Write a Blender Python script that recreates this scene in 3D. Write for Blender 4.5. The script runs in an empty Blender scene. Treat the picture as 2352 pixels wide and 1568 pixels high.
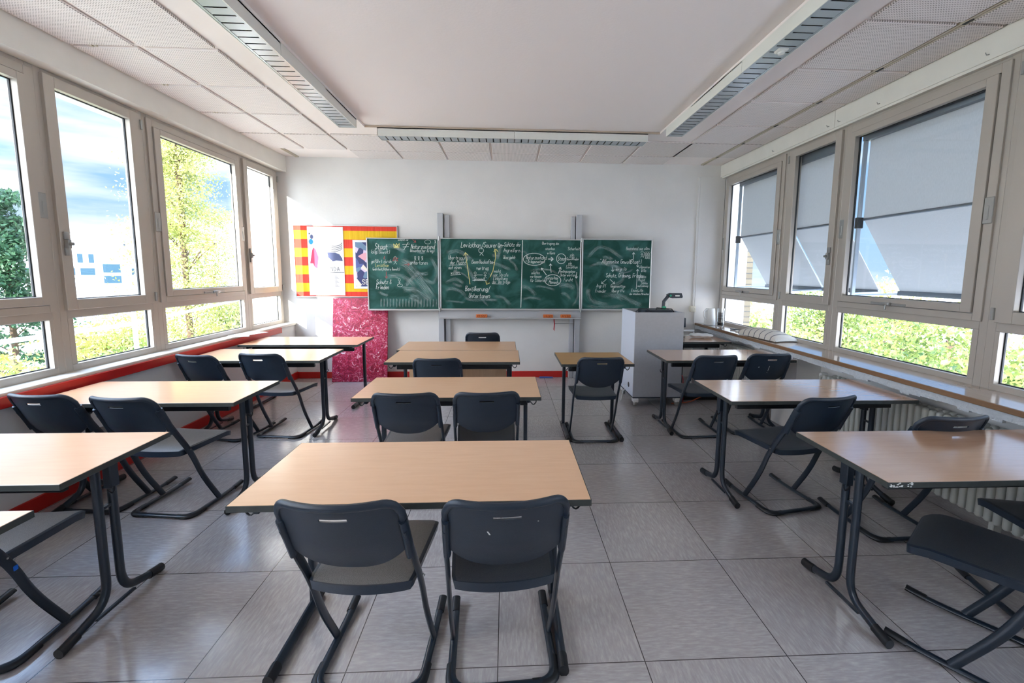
import bpy, bmesh, math, random
import numpy as np
from mathutils import Vector, Matrix
random.seed(7)
C = bpy.context.scene.collection
PI = math.pi
# ---------------------------------------------------------------- camera
M = ((0.99875791, -0.04921924, 0.00775244), (0.0022728, -0.1104249, -0.99388187), (0.04977417, 0.992665, -0.11017587))
cam = bpy.data.cameras.new('camera'); cam_o = bpy.data.objects.new('camera', cam); C.objects.link(cam_o)
cam.sensor_fit = 'HORIZONTAL'; cam.sensor_width = 36; cam.lens = 984.6 / 2352 * 36
cam.shift_x = (1176 - 1211.5) / 2352; cam.shift_y = -(784 - 732.8) / 2352
cam.clip_start = .05; cam.clip_end = 1000
r, d, f = [Vector(v) for v in M]
mw = Matrix.Identity(4)
for i in range(3):
    mw[i][0] = r[i]; mw[i][1] = -d[i]; mw[i][2] = -f[i]
mw[0][3], mw[1][3], mw[2][3] = 0, 0, 1.578
cam_o.matrix_world = mw
bpy.context.scene.camera = cam_o
# ---------------------------------------------------------------- world, sun, exposure
W = bpy.data.worlds.new('sky'); bpy.context.scene.world = W; W.use_nodes = True
SUN = Vector((.44, 1, -.285)).normalized()
def math2(n, l, dt):
    q = n.new('ShaderNodeMapRange'); q.inputs[1].default_value = -.3; q.inputs[2].default_value = .4; l.new(dt.outputs['Value'], q.inputs[0]); return q.outputs[0]
def world():
    nt = W.node_tree; n = nt.nodes; l = nt.links; n.clear()
    out = n.new('ShaderNodeOutputWorld'); bg = n.new('ShaderNodeBackground')
    tc = n.new('ShaderNodeTexCoord'); sep = n.new('ShaderNodeSeparateXYZ'); l.new(tc.outputs['Generated'], sep.inputs[0])
    ramp = n.new('ShaderNodeValToRGB'); l.new(sep.outputs['Z'], ramp.inputs[0])
    e = ramp.color_ramp.elements
    e[0].position = 0; e[0].color = (.42, .60, .82, 1); e[1].position = .6; e[1].color = (.28, .52, 1.0, 1)
    x = e.new(.16); x.color = (.30, .52, .92, 1)
    mp = n.new('ShaderNodeMapping'); mp.inputs['Scale'].default_value = (1.0, 1.0, 6.5); mp.inputs['Location'].default_value = (.3, .2, .30); l.new(tc.outputs['Generated'], mp.inputs[0])
    nz = n.new('ShaderNodeTexNoise'); nz.inputs['Scale'].default_value = 1.7; nz.inputs['Detail'].default_value = 7; nz.inputs['Roughness'].default_value = .55
    l.new(mp.outputs[0], nz.inputs[0])
    cr = n.new('ShaderNodeValToRGB'); cr.color_ramp.elements[0].position = .44; cr.color_ramp.elements[1].position = .62; l.new(nz.outputs[0], cr.inputs[0])
    mx = n.new('ShaderNodeMix'); mx.data_type = 'RGBA'; l.new(cr.outputs[0], mx.inputs[0]); l.new(ramp.outputs[0], mx.inputs[6]); mx.inputs[7].default_value = (1.05, 1.07, 1.1, 1)
    # sky boosted round the sun and overhead, out of view, to brighten the room
    dt = n.new('ShaderNodeVectorMath'); dt.operation = 'DOT_PRODUCT'; l.new(tc.outputs['Generated'], dt.inputs[0]); dt.inputs[1].default_value = tuple(-SUN)
    mr = n.new('ShaderNodeMapRange'); mr.inputs[1].default_value = -.3; mr.inputs[2].default_value = 1; mr.inputs[3].default_value = 1.0; mr.inputs[4].default_value = 10; l.new(dt.outputs['Value'], mr.inputs[0])
    ml = n.new('ShaderNodeMix'); ml.data_type = 'RGBA'; ml.blend_type = 'MULTIPLY'; ml.inputs[0].default_value = 1; l.new(mx.outputs[2], ml.inputs[6]); l.new(mr.outputs[0], ml.inputs[7])
    wr = n.new('ShaderNodeValToRGB'); l.new(math2(n, l, dt), wr.inputs[0]); wr.color_ramp.elements[0].color = (1, 1, 1, 1); wr.color_ramp.elements[1].color = (1, .87, .75, 1)
    m2 = n.new('ShaderNodeMix'); m2.data_type = 'RGBA'; m2.blend_type = 'MULTIPLY'; m2.inputs[0].default_value = 1; l.new(ml.outputs[2], m2.inputs[6]); l.new(wr.outputs[0], m2.inputs[7])
    ez = n.new('ShaderNodeMapRange'); l.new(sep.outputs['Z'], ez.inputs[0]); ez.inputs[1].default_value = .36; ez.inputs[2].default_value = .62; ez.inputs[3].default_value = 1; ez.inputs[4].default_value = 3
    m3 = n.new('ShaderNodeMix'); m3.data_type = 'RGBA'; m3.blend_type = 'MULTIPLY'; m3.inputs[0].default_value = 1; l.new(m2.outputs[2], m3.inputs[6]); l.new(ez.outputs[0], m3.inputs[7])
    l.new(m3.outputs[2], bg.inputs[0]); bg.inputs[1].default_value = SKY
    l.new(bg.outputs[0], out.inputs[0])
SKY = .78
world()
sun = bpy.data.lights.new('sun', 'SUN'); sun.energy = 11; sun.angle = math.radians(.6); sun.color = (1, .93, .82)
sun_o = bpy.data.objects.new('sun', sun); C.objects.link(sun_o); sun_o.rotation_euler = SUN.to_track_quat('-Z', 'Y').to_euler()
vs = bpy.context.scene.view_settings
vs.view_transform = 'Standard'; vs.look = 'None'; vs.gamma = 1; vs.use_curve_mapping = False; vs.exposure = .9
cy = bpy.context.scene.cycles
cy.max_bounces = 10; cy.diffuse_bounces = 6; cy.glossy_bounces = 4; cy.transmission_bounces = 6; cy.transparent_max_bounces = 24
cy.caustics_reflective = False; cy.caustics_refractive = False; cy.use_denoising = True; cy.sample_clamp_indirect = 8
# ---------------------------------------------------------------- materials
def S(r, g, b):
    f = lambda c: (c / 255 / 12.92) if c <= 10 else ((c / 255 + .055) / 1.055) ** 2.4
    return (f(r), f(g), f(b), 1)
MT = {}
def mat(name, col, rough=.5, metal=0, noise=0, nscale=20, bump=0, bscale=80, spec=.5, stretch=None, coat=0, trans=0, emit=0):
    m = bpy.data.materials.new(name); m.use_nodes = True; nt = m.node_tree; n = nt.nodes; l = nt.links
    b = n['Principled BSDF']; b.inputs['Base Color'].default_value = col; b.inputs['Roughness'].default_value = rough
    b.inputs['Metallic'].default_value = metal; b.inputs['Specular IOR Level'].default_value = spec; b.inputs['Coat Weight'].default_value = coat
    b.inputs['Coat Roughness'].default_value = .15
    tc = n.new('ShaderNodeTexCoord'); mp = n.new('ShaderNodeMapping'); l.new(tc.outputs['Object'], mp.inputs[0])
    if stretch: mp.inputs['Scale'].default_value = stretch
    if noise:
        nz = n.new('ShaderNodeTexNoise'); nz.inputs['Scale'].default_value = nscale; nz.inputs['Detail'].default_value = 5; l.new(mp.outputs[0], nz.inputs[0])
        mr = n.new('ShaderNodeMapRange'); mr.inputs[1].default_value = .3; mr.inputs[2].default_value = .7; mr.inputs[3].default_value = 1 - noise; mr.inputs[4].default_value = 1 + noise; l.new(nz.outputs[0], mr.inputs[0])
        mx = n.new('ShaderNodeMix'); mx.data_type = 'RGBA'; mx.blend_type = 'MULTIPLY'; mx.inputs[0].default_value = 1; mx.inputs[6].default_value = col; l.new(mr.outputs[0], mx.inputs[7]); l.new(mx.outputs[2], b.inputs['Base Color'])
    if bump:
        nb = n.new('ShaderNodeTexNoise'); nb.inputs['Scale'].default_value = bscale; nb.inputs['Detail'].default_value = 3; l.new(tc.outputs['Object'], nb.inputs[0])
        bp = n.new('ShaderNodeBump'); bp.inputs['Strength'].default_value = bump; bp.inputs['Distance'].default_value = .01; l.new(nb.outputs[0], bp.inputs['Height']); l.new(bp.outputs[0], b.inputs['Normal'])
    if trans:
        out = n['Material Output']; tr = n.new('ShaderNodeBsdfTranslucent'); tr.inputs[0].default_value = col
        ms = n.new('ShaderNodeMixShader'); ms.inputs[0].default_value = trans; l.new(b.outputs[0], ms.inputs[1]); l.new(tr.outputs[0], ms.inputs[2]); l.new(ms.outputs[0], out.inputs[0])
        if noise: l.new(mx.outputs[2], tr.inputs[0])
    MT[name] = m; return m
WALL = mat('painted wall', S(226, 224, 221), .7, noise=.025, nscale=3, bump=.12, bscale=45)
CEIL = mat('ceiling paint', S(238, 229, 224), .8, noise=.02, nscale=2)
CEILC = mat('ceiling centre paint', S(238, 229, 225), .8, bump=.1, bscale=60)
VAL = mat('valance paint', S(228, 225, 216), .55, noise=.03, nscale=6)
FRAME = mat('window aluminium', S(184, 176, 166), .38, .2, noise=.05, nscale=3, stretch=(1, 1, .4))
STEEL = mat('dull steel', S(165, 165, 162), .35, .6)
WHITE = mat('white plastic', S(235, 235, 232), .35)
LAMPW = mat('lamp enamel', S(222, 222, 214), .35)
LOUV = mat('lamp louvre', S(160, 168, 172), .3, .4)
GASK = mat('gasket rubber', S(22, 26, 30), .5)
RED = mat('red paint', S(190, 34, 30), .4, noise=.06, nscale=5)
PLAST = mat('chair plastic', S(30, 42, 56), .34, noise=.06, nscale=60, bump=.15, bscale=500, spec=.5)
SEATM = mat('chair seat plastic', S(52, 58, 66), .30, noise=.12, nscale=150, bump=.35, bscale=420, spec=.55)
TUBE = mat('powder coated tube', S(27, 38, 50), .28, .1, spec=.6)
CAPM = mat('black cap plastic', S(20, 23, 28), .45)
BOARDF = mat('board frame aluminium', S(205, 205, 205), .35, .5)
POSTM = mat('board post enamel', S(188, 190, 194), .35, .2)
GREYC = mat('cart laminate', S(170, 172, 178), .45, noise=.03, nscale=40)
WHITEC = mat('cart white laminate', S(214, 220, 232), .5)
DARK = mat('dark plastic', S(36, 44, 56), .45)
GREEN = mat('green plastic', S(20, 160, 120), .4)
SPONGE = mat('sponge', S(214, 116, 62), .9, noise=.25, nscale=60, bump=.6, bscale=120)
PAPER = mat('paper', S(236, 236, 236), .8)
RADM = mat('radiator enamel', S(196, 198, 192), .4, noise=.03, nscale=8)
SILLL = mat('left ledge paint', S(214, 210, 200), .5, noise=.04, nscale=5)
PLASTER = mat('rough plaster', S(206, 210, 214), .8, noise=.06, nscale=30, bump=.8, bscale=60)
ORANGE = mat('orange cable', S(200, 90, 40), .5)
REDP = mat('red ribbon', S(180, 20, 40), .5)
BLUEP = mat('blue plastic', S(60, 90, 160), .4)
CHALK = mat('chalk', S(222, 232, 228), .9, noise=.2, nscale=90)
CHALKY = mat('yellow chalk', S(222, 214, 140), .9, noise=.2, nscale=90)
CHALKR = mat('red chalk', S(170, 90, 90), .9, noise=.2, nscale=90)
CONC = mat('concrete', S(190, 188, 182), .8, noise=.08, nscale=4)
BARK = mat('bark', S(92, 74, 60), .9, noise=.2, nscale=6)
ASPH = mat('asphalt', S(206, 200, 198), .9, noise=.06, nscale=.4)
GRASSM = mat('lawn', S(190, 186, 170), .9, noise=.2, nscale=.5)
RAIL = mat('galvanised pipe', S(178, 190, 204), .35, .3)
WBLD = mat('white render', S(176, 180, 188), .8)
BGLASS = mat('building glass', S(30, 60, 76), .3)
FABRIC = mat('screen fabric', S(190, 190, 189), .8, noise=.07, nscale=300, trans=.5, stretch=(1, 1, .15))
AWNBOX = mat('awning box', S(112, 120, 130), .4, .3)
INK = mat('ink', S(40, 42, 60), .6)

def wood(name, c1, c2, rough, axis=(1.2, 9, 9)):
    m = mat(name, c1, rough, spec=.7, coat=1); n = m.node_tree.nodes; l = m.node_tree.links; b = n['Principled BSDF']
    tc = n.new('ShaderNodeTexCoord'); mp = n.new('ShaderNodeMapping'); mp.inputs['Scale'].default_value = axis; l.new(tc.outputs['Object'], mp.inputs[0])
    nz = n.new('ShaderNodeTexNoise'); nz.inputs['Scale'].default_value = 5; nz.inputs['Detail'].default_value = 8; nz.inputs['Distortion'].default_value = .4; l.new(mp.outputs[0], nz.inputs[0])
    mx = n.new('ShaderNodeMix'); mx.data_type = 'RGBA'; l.new(nz.outputs[0], mx.inputs[0]); mx.inputs[6].default_value = c1; mx.inputs[7].default_value = c2; l.new(mx.outputs[2], b.inputs['Base Color']); b.inputs['Coat Weight'].default_value = 1 if 'reddish' in name else .45
    b.inputs['Coat Roughness'].default_value = rough * .55
    return m
TOPW = wood('beech laminate', S(240, 196, 156), S(226, 176, 134), .30)
TOPS = wood('yellowish laminate', S(196, 152, 92), S(176, 132, 76), .4)
TOPR = wood('reddish laminate', S(208, 164, 130), S(186, 142, 110), .22)
PANELW = wood('beech panel', S(206, 170, 132), S(184, 148, 112), .5, (9, 9, 1.2))
SILLW = wood('sill laminate', S(178, 158, 142), S(158, 138, 122), .16, (9, 1.2, 9))
SILLE = wood('sill edge', S(150, 112, 76), S(120, 86, 56), .5, (9, 1.5, 9))
EDGE = mat('table edge band', S(58, 62, 60), .45, noise=.15, nscale=30)

def glass_mat():
    m = bpy.data.materials.new('window glass'); m.use_nodes = True; n = m.node_tree.nodes; l = m.node_tree.links; n.remove(n['Principled BSDF'])
    t = n.new('ShaderNodeBsdfTransparent'); t.inputs[0].default_value = (.96, .98, .98, 1); g = n.new('ShaderNodeBsdfGlossy'); g.inputs['Roughness'].default_value = .01
    lw = n.new('ShaderNodeLayerWeight'); lw.inputs[0].default_value = .5; pw = n.new('ShaderNodeMath'); pw.operation = 'POWER'; l.new(lw.outputs['Facing'], pw.inputs[0]); pw.inputs[1].default_value = 5
    fr = n.new('ShaderNodeMapRange'); fr.inputs[3].default_value = .035; fr.inputs[4].default_value = .8; l.new(pw.outputs[0], fr.inputs[0]); mx = n.new('ShaderNodeMixShader'); l.new(fr.outputs[0], mx.inputs[0]); l.new(t.outputs[0], mx.inputs[1]); l.new(g.outputs[0], mx.inputs[2])
    l.new(mx.outputs[0], n['Material Output'].inputs[0]); return m
GLASS = glass_mat()

def N(m): return m.node_tree.nodes, m.node_tree.links, m.node_tree.nodes['Principled BSDF']
def math_(n, l, op, a, b=None):
    q = n.new('ShaderNodeMath'); q.operation = op
    for i, v in enumerate((a, b)):
        if v is None: continue
        if isinstance(v, (int, float)): q.inputs[i].default_value = v
        else: l.new(v, q.inputs[i])
    return q.outputs[0]
def floor_mat():
    m = mat('vinyl floor', S(150, 142, 138), .3); n, l, b = N(m)
    tc = n.new('ShaderNodeTexCoord'); sp = n.new('ShaderNodeSeparateXYZ'); l.new(tc.outputs['Object'], sp.inputs[0])
    u = math_(n, l, 'DIVIDE', math_(n, l, 'ADD', sp.outputs[0], .0301 + 12), .6); v = math_(n, l, 'DIVIDE', math_(n, l, 'ADD', sp.outputs[1], -2.1607 - .36 + .36 + 12), .6)
    fu = math_(n, l, 'FRACT', u); fv = math_(n, l, 'FRACT', v)
    du = math_(n, l, 'ABSOLUTE', math_(n, l, 'SUBTRACT', fu, .5)); dv = math_(n, l, 'ABSOLUTE', math_(n, l, 'SUBTRACT', fv, .5))
    j = math_(n, l, 'GREATER_THAN', math_(n, l, 'MAXIMUM', du, dv), .4965)
    ch = math_(n, l, 'MODULO', math_(n, l, 'ADD', math_(n, l, 'FLOOR', u), math_(n, l, 'FLOOR', v)), 2)
    def streak(sc):
        mp = n.new('ShaderNodeMapping'); mp.inputs['Scale'].default_value = sc; l.new(tc.outputs['Object'], mp.inputs[0])
        nz = n.new('ShaderNodeTexNoise'); nz.inputs['Scale'].default_value = 1; nz.inputs['Detail'].default_value = 6; nz.inputs['Roughness'].default_value = .65; l.new(mp.outputs[0], nz.inputs[0]); return nz.outputs[0]
    mx = n.new('ShaderNodeMix'); mx.data_type = 'FLOAT'; l.new(ch, mx.inputs[0]); l.new(streak((16, 90, 1)), mx.inputs[2]); l.new(streak((90, 16, 1)), mx.inputs[3])
    cr = n.new('ShaderNodeValToRGB'); l.new(mx.outputs[0], cr.inputs[0]); e = cr.color_ramp.elements
    e[0].position = .28; e[0].color = S(160, 154, 153); e[1].position = .72; e[1].color = S(194, 189, 187); x = e.new(.5); x.color = S(174, 168, 167)
    nl = n.new('ShaderNodeTexNoise'); nl.inputs['Scale'].default_value = 1.3; nl.inputs['Detail'].default_value = 4; l.new(tc.outputs['Object'], nl.inputs[0])
    mr = n.new('ShaderNodeMapRange'); mr.inputs[3].default_value = .86; mr.inputs[4].default_value = 1.14; l.new(nl.outputs[0], mr.inputs[0])
    m2 = n.new('ShaderNodeMix'); m2.data_type = 'RGBA'; m2.blend_type = 'MULTIPLY'; m2.inputs[0].default_value = 1; l.new(cr.outputs[0], m2.inputs[6]); l.new(mr.outputs[0], m2.inputs[7])
    m3 = n.new('ShaderNodeMix'); m3.data_type = 'RGBA'; l.new(j, m3.inputs[0]); l.new(m2.outputs[2], m3.inputs[6]); m3.inputs[7].default_value = S(70, 64, 64); l.new(m3.outputs[2], b.inputs['Base Color'])
    r2 = n.new('ShaderNodeMapRange'); r2.inputs[3].default_value = .12; r2.inputs[4].default_value = .30; l.new(nl.outputs[0], r2.inputs[0]); l.new(r2.outputs[0], b.inputs['Roughness']); b.inputs['Specular IOR Level'].default_value = 1.0; b.inputs['Coat Weight'].default_value = .35; b.inputs['Coat Roughness'].default_value = .12
    bp = n.new('ShaderNodeBump'); bp.inputs['Strength'].default_value = .12; bp.inputs['Distance'].default_value = .01
    n4 = n.new('ShaderNodeTexNoise'); n4.inputs['Scale'].default_value = 7; n4.inputs['Detail'].default_value = 3; l.new(tc.outputs['Object'], n4.inputs[0])
    l.new(n4.outputs[0], bp.inputs['Height']); l.new(bp.outputs[0], b.inputs['Normal']); return m
FLOORM = floor_mat()
def perf_mat():
    m = mat('perforated panel', S(236, 228, 224), .85); n, l, b = N(m)
    tc = n.new('ShaderNodeTexCoord'); sp = n.new('ShaderNodeSeparateXYZ'); l.new(tc.outputs['Object'], sp.inputs[0])
    fx = math_(n, l, 'SUBTRACT', math_(n, l, 'FRACT', math_(n, l, 'MULTIPLY', math_(n, l, 'ADD', sp.outputs[0], 10), 62)), .5)
    fy = math_(n, l, 'SUBTRACT', math_(n, l, 'FRACT', math_(n, l, 'MULTIPLY', math_(n, l, 'ADD', sp.outputs[1], 10), 62)), .5)
    rr = math_(n, l, 'ADD', math_(n, l, 'MULTIPLY', fx, fx), math_(n, l, 'MULTIPLY', fy, fy)); h = math_(n, l, 'LESS_THAN', rr, .06)
    mx = n.new('ShaderNodeMix'); mx.data_type = 'RGBA'; l.new(h, mx.inputs[0]); mx.inputs[6].default_value = S(236, 228, 224); mx.inputs[7].default_value = S(150, 143, 138); l.new(mx.outputs[2], b.inputs['Base Color']); return m
PERF = perf_mat()
def brick_mat():
    m = mat('yellow brick', S(214, 196, 160), .85); n, l, b = N(m)
    tc = n.new('ShaderNodeTexCoord'); mp = n.new('ShaderNodeMapping'); mp.inputs['Rotation'].default_value = (PI / 2, 0, 0); l.new(tc.outputs['Object'], mp.inputs[0])
    sp = n.new('ShaderNodeSeparateXYZ'); l.new(tc.outputs['Object'], sp.inputs[0]); cb = n.new('ShaderNodeCombineXYZ')
    l.new(math_(n, l, 'ADD', sp.outputs[0], sp.outputs[1]), cb.inputs[0]); l.new(sp.outputs[2], cb.inputs[1])
    bt = n.new('ShaderNodeTexBrick'); bt.inputs['Scale'].default_value = 1; bt.inputs['Brick Width'].default_value = .25; bt.inputs['Row Height'].default_value = .083; bt.inputs['Mortar Size'].default_value = .007
    bt.inputs['Color1'].default_value = S(134, 121, 97); bt.inputs['Color2'].default_value = S(116, 103, 82); bt.inputs['Mortar'].default_value = S(78, 74, 70); l.new(cb.outputs[0], bt.inputs[0])
    l.new(bt.outputs[0], b.inputs['Base Color']); return m
BRICK = brick_mat()
def board_mat():
    m = mat('chalkboard green', S(26, 78, 70), .6, spec=.3); n, l, b = N(m)
    tc = n.new('ShaderNodeTexCoord'); mp = n.new('ShaderNodeMapping'); mp.inputs['Scale'].default_value = (2.2, 1, 2.6); mp.inputs['Rotation'].default_value = (0, .5, 0); l.new(tc.outputs['Object'], mp.inputs[0])
    nz = n.new('ShaderNodeTexNoise'); nz.inputs['Scale'].default_value = 1.3; nz.inputs['Detail'].default_value = 5; nz.inputs['Distortion'].default_value = 1.6; l.new(mp.outputs[0], nz.inputs[0])
    cr = n.new('ShaderNodeValToRGB'); l.new(nz.outputs[0], cr.inputs[0]); e = cr.color_ramp.elements
    e[0].position = .42; e[0].color = S(14, 66, 58); e[1].position = .78; e[1].color = S(58, 112, 106)
    l.new(cr.outputs[0], b.inputs['Base Color']); return m
BOARD = board_mat()
def smear_mat():
    m = bpy.data.materials.new('chalk smear'); m.use_nodes = True; n = m.node_tree.nodes; l = m.node_tree.links; b = n['Principled BSDF']; b.inputs['Base Color'].default_value = S(190, 214, 214); b.inputs['Roughness'].default_value = .9
    uv = n.new('ShaderNodeUVMap'); uv.uv_map = 'uv'; sp = n.new('ShaderNodeSeparateXYZ'); l.new(uv.outputs[0], sp.inputs[0])
    mp = n.new('ShaderNodeMapping'); mp.inputs['Scale'].default_value = (1.5, 9, 1); l.new(uv.outputs[0], mp.inputs[0])
    nz = n.new('ShaderNodeTexNoise'); nz.inputs['Scale'].default_value = 2; nz.inputs['Detail'].default_value = 4; l.new(mp.outputs[0], nz.inputs[0])
    mr = n.new('ShaderNodeMapRange'); mr.inputs[1].default_value = .40; mr.inputs[2].default_value = .78; mr.inputs[4].default_value = .75; l.new(nz.outputs[0], mr.inputs[0])
    ev = math_(n, l, 'MULTIPLY', math_(n, l, 'MULTIPLY', sp.outputs[1], math_(n, l, 'SUBTRACT', 1, sp.outputs[1])), 4)
    fu = math_(n, l, 'FRACT', sp.outputs[0]); eu = math_(n, l, 'MINIMUM', 1, math_(n, l, 'MULTIPLY', math_(n, l, 'MULTIPLY', fu, math_(n, l, 'SUBTRACT', 1, fu)), 6))
    l.new(math_(n, l, 'MULTIPLY', math_(n, l, 'MULTIPLY', mr.outputs[0], ev), eu), b.inputs['Alpha']); return m
SMEAR = smear_mat()
def canvas_mat():
    m = mat('abstract paint', S(200, 30, 90), .45); n, l, b = N(m)
    tc = n.new('ShaderNodeTexCoord'); nz0 = n.new('ShaderNodeTexNoise'); nz0.inputs['Scale'].default_value = 6; nz0.inputs['Detail'].default_value = 3; l.new(tc.outputs['Object'], nz0.inputs[0])
    ad = n.new('ShaderNodeVectorMath'); ad.operation = 'MULTIPLY_ADD'; l.new(nz0.outputs['Color'], ad.inputs[0]); ad.inputs[1].default_value = (.35, .35, .35); l.new(tc.outputs['Object'], ad.inputs[2])
    mp = n.new('ShaderNodeMapping'); mp.inputs['Rotation'].default_value = (0, -.6, 0); mp.inputs['Scale'].default_value = (1.0, 1, 2.1); l.new(ad.outputs[0], mp.inputs[0])
    nz = n.new('ShaderNodeTexNoise'); nz.inputs['Scale'].default_value = 10; nz.inputs['Detail'].default_value = 6; nz.inputs['Roughness'].default_value = .75; nz.inputs['Distortion'].default_value = 1.6; l.new(mp.outputs[0], nz.inputs[0])
    cr = n.new('ShaderNodeValToRGB'); l.new(nz.outputs[0], cr.inputs[0]); e = cr.color_ramp.elements; cr.color_ramp.interpolation = 'LINEAR'
    e[0].position = .30; e[0].color = S(90, 10, 50); e[1].position = .61; e[1].color = S(246, 232, 238)
    for p, c in ((.40, (160, 12, 40)), (.44, (116, 14, 66)), (.475, (176, 18, 66)), (.50, (216, 34, 34)), (.525, (170, 26, 92)), (.55, (228, 110, 156)), (.57, (164, 18, 74)), (.59, (216, 50, 60))): x = e.new(p); x.color = S(*c)
    l.new(cr.outputs[0], b.inputs['Base Color'])
    bp = n.new('ShaderNodeBump'); bp.inputs['Strength'].default_value = .6; bp.inputs['Distance'].default_value = .01; l.new(nz.outputs[0], bp.inputs['Height']); l.new(bp.outputs[0], b.inputs['Normal']); return m
CANVAS = canvas_mat()
def stripe_mat():
    m = mat('striped crepe', S(220, 60, 40), .7); n, l, b = N(m)
    tc = n.new('ShaderNodeTexCoord'); sp = n.new('ShaderNodeSeparateXYZ'); l.new(tc.outputs['Object'], sp.inputs[0])
    fr = math_(n, l, 'FRACT', math_(n, l, 'DIVIDE', math_(n, l, 'ADD', sp.outputs[2], -2.197 + .0 + 10 * .247 - .1235 + .063), .247))
    k = math_(n, l, 'GREATER_THAN', fr, .5)
    mx = n.new('ShaderNodeMix'); mx.data_type = 'RGBA'; l.new(k, mx.inputs[0]); mx.inputs[6].default_value = S(232, 186, 6); mx.inputs[7].default_value = S(222, 58, 38); l.new(mx.outputs[2], b.inputs['Base Color'])
    wv = n.new('ShaderNodeTexNoise'); mp = n.new('ShaderNodeMapping'); mp.inputs['Scale'].default_value = (14, 1, 1.2); l.new(tc.outputs['Object'], mp.inputs[0]); l.new(mp.outputs[0], wv.inputs[0]); wv.inputs['Scale'].default_value = 1.5
    bp = n.new('ShaderNodeBump'); bp.inputs['Strength'].default_value = .5; bp.inputs['Distance'].default_value = .02; l.new(wv.outputs[0], bp.inputs['Height']); l.new(bp.outputs[0], b.inputs['Normal']); return m
STRIPE = stripe_mat()
def poster_mat():
    m = mat('floral poster print', S(80, 90, 150), .5); n, l, b = N(m)
    tc = n.new('ShaderNodeTexCoord'); vo = n.new('ShaderNodeTexVoronoi'); vo.inputs['Scale'].default_value = 11; l.new(tc.outputs['Object'], vo.inputs[0])
    sx = n.new('ShaderNodeSeparateXYZ'); l.new(vo.outputs['Color'], sx.inputs[0])
    cr = n.new('ShaderNodeValToRGB'); cr.color_ramp.interpolation = 'CONSTANT'; l.new(sx.outputs[0], cr.inputs[0]); e = cr.color_ramp.elements
    e[0].position = 0; e[0].color = S(52, 58, 110); e[1].position = .8; e[1].color = S(238, 228, 214)
    for p, c in ((.25, (84, 98, 160)), (.42, (222, 204, 228)), (.6, (232, 170, 184)), (.7, (110, 140, 170))): x = e.new(p); x.color = S(*c)
    l.new(cr.outputs[0], b.inputs['Base Color']); return m
POSTER = poster_mat()
def cushion_mat():
    m = mat('striped ticking', S(214, 208, 198), .9, bump=.3, bscale=60); n, l, b = N(m)
    tc = n.new('ShaderNodeTexCoord'); sp = n.new('ShaderNodeSeparateXYZ'); l.new(tc.outputs['Object'], sp.inputs[0])
    fr = math_(n, l, 'FRACT', math_(n, l, 'MULTIPLY', sp.outputs[1], 11)); k = math_(n, l, 'LESS_THAN', fr, .12)
    mx = n.new('ShaderNodeMix'); mx.data_type = 'RGBA'; l.new(k, mx.inputs[0]); mx.inputs[6].default_value = S(216, 210, 200); mx.inputs[7].default_value = S(96, 96, 104); l.new(mx.outputs[2], b.inputs['Base Color']); return m
CUSH = cushion_mat()
def leaf_mat(name, c1, c2):
    m = mat(name, c1, .5, noise=.0); n, l, b = N(m); out = n['Material Output']
    oi = n.new('ShaderNodeTexCoord'); nz = n.new('ShaderNodeTexNoise'); nz.inputs['Scale'].default_value = 1.1; nz.inputs['Detail'].default_value = 6; nz.inputs['Roughness'].default_value = .8; l.new(oi.outputs['Object'], nz.inputs[0])
    cr = n.new('ShaderNodeValToRGB'); l.new(nz.outputs[0], cr.inputs[0]); cr.color_ramp.elements[0].position = .38; cr.color_ramp.elements[1].position = .62; cr.color_ramp.elements[0].color = c1; cr.color_ramp.elements[1].color = c2
    l.new(cr.outputs[0], b.inputs['Base Color']); tr = n.new('ShaderNodeBsdfTranslucent'); l.new(cr.outputs[0], tr.inputs[0])
    ms = n.new('ShaderNodeMixShader'); ms.inputs[0].default_value = .45; l.new(b.outputs[0], ms.inputs[1]); l.new(tr.outputs[0], ms.inputs[2]); l.new(ms.outputs[0], out.inputs[0]); return m
LEAFY = leaf_mat('yellow green leaves', S(118, 134, 62), S(196, 188, 112))
LEAFG = leaf_mat('green leaves', S(52, 84, 38), S(150, 160, 84))
LEAFL = leaf_mat('larch needles', S(120, 138, 66), S(196, 190, 116))
LEAFP = leaf_mat('pine needles', S(30, 62, 44), S(74, 112, 78))
LEAFS = leaf_mat('sumac leaflets', S(80, 140, 40), S(176, 184, 76))

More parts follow.
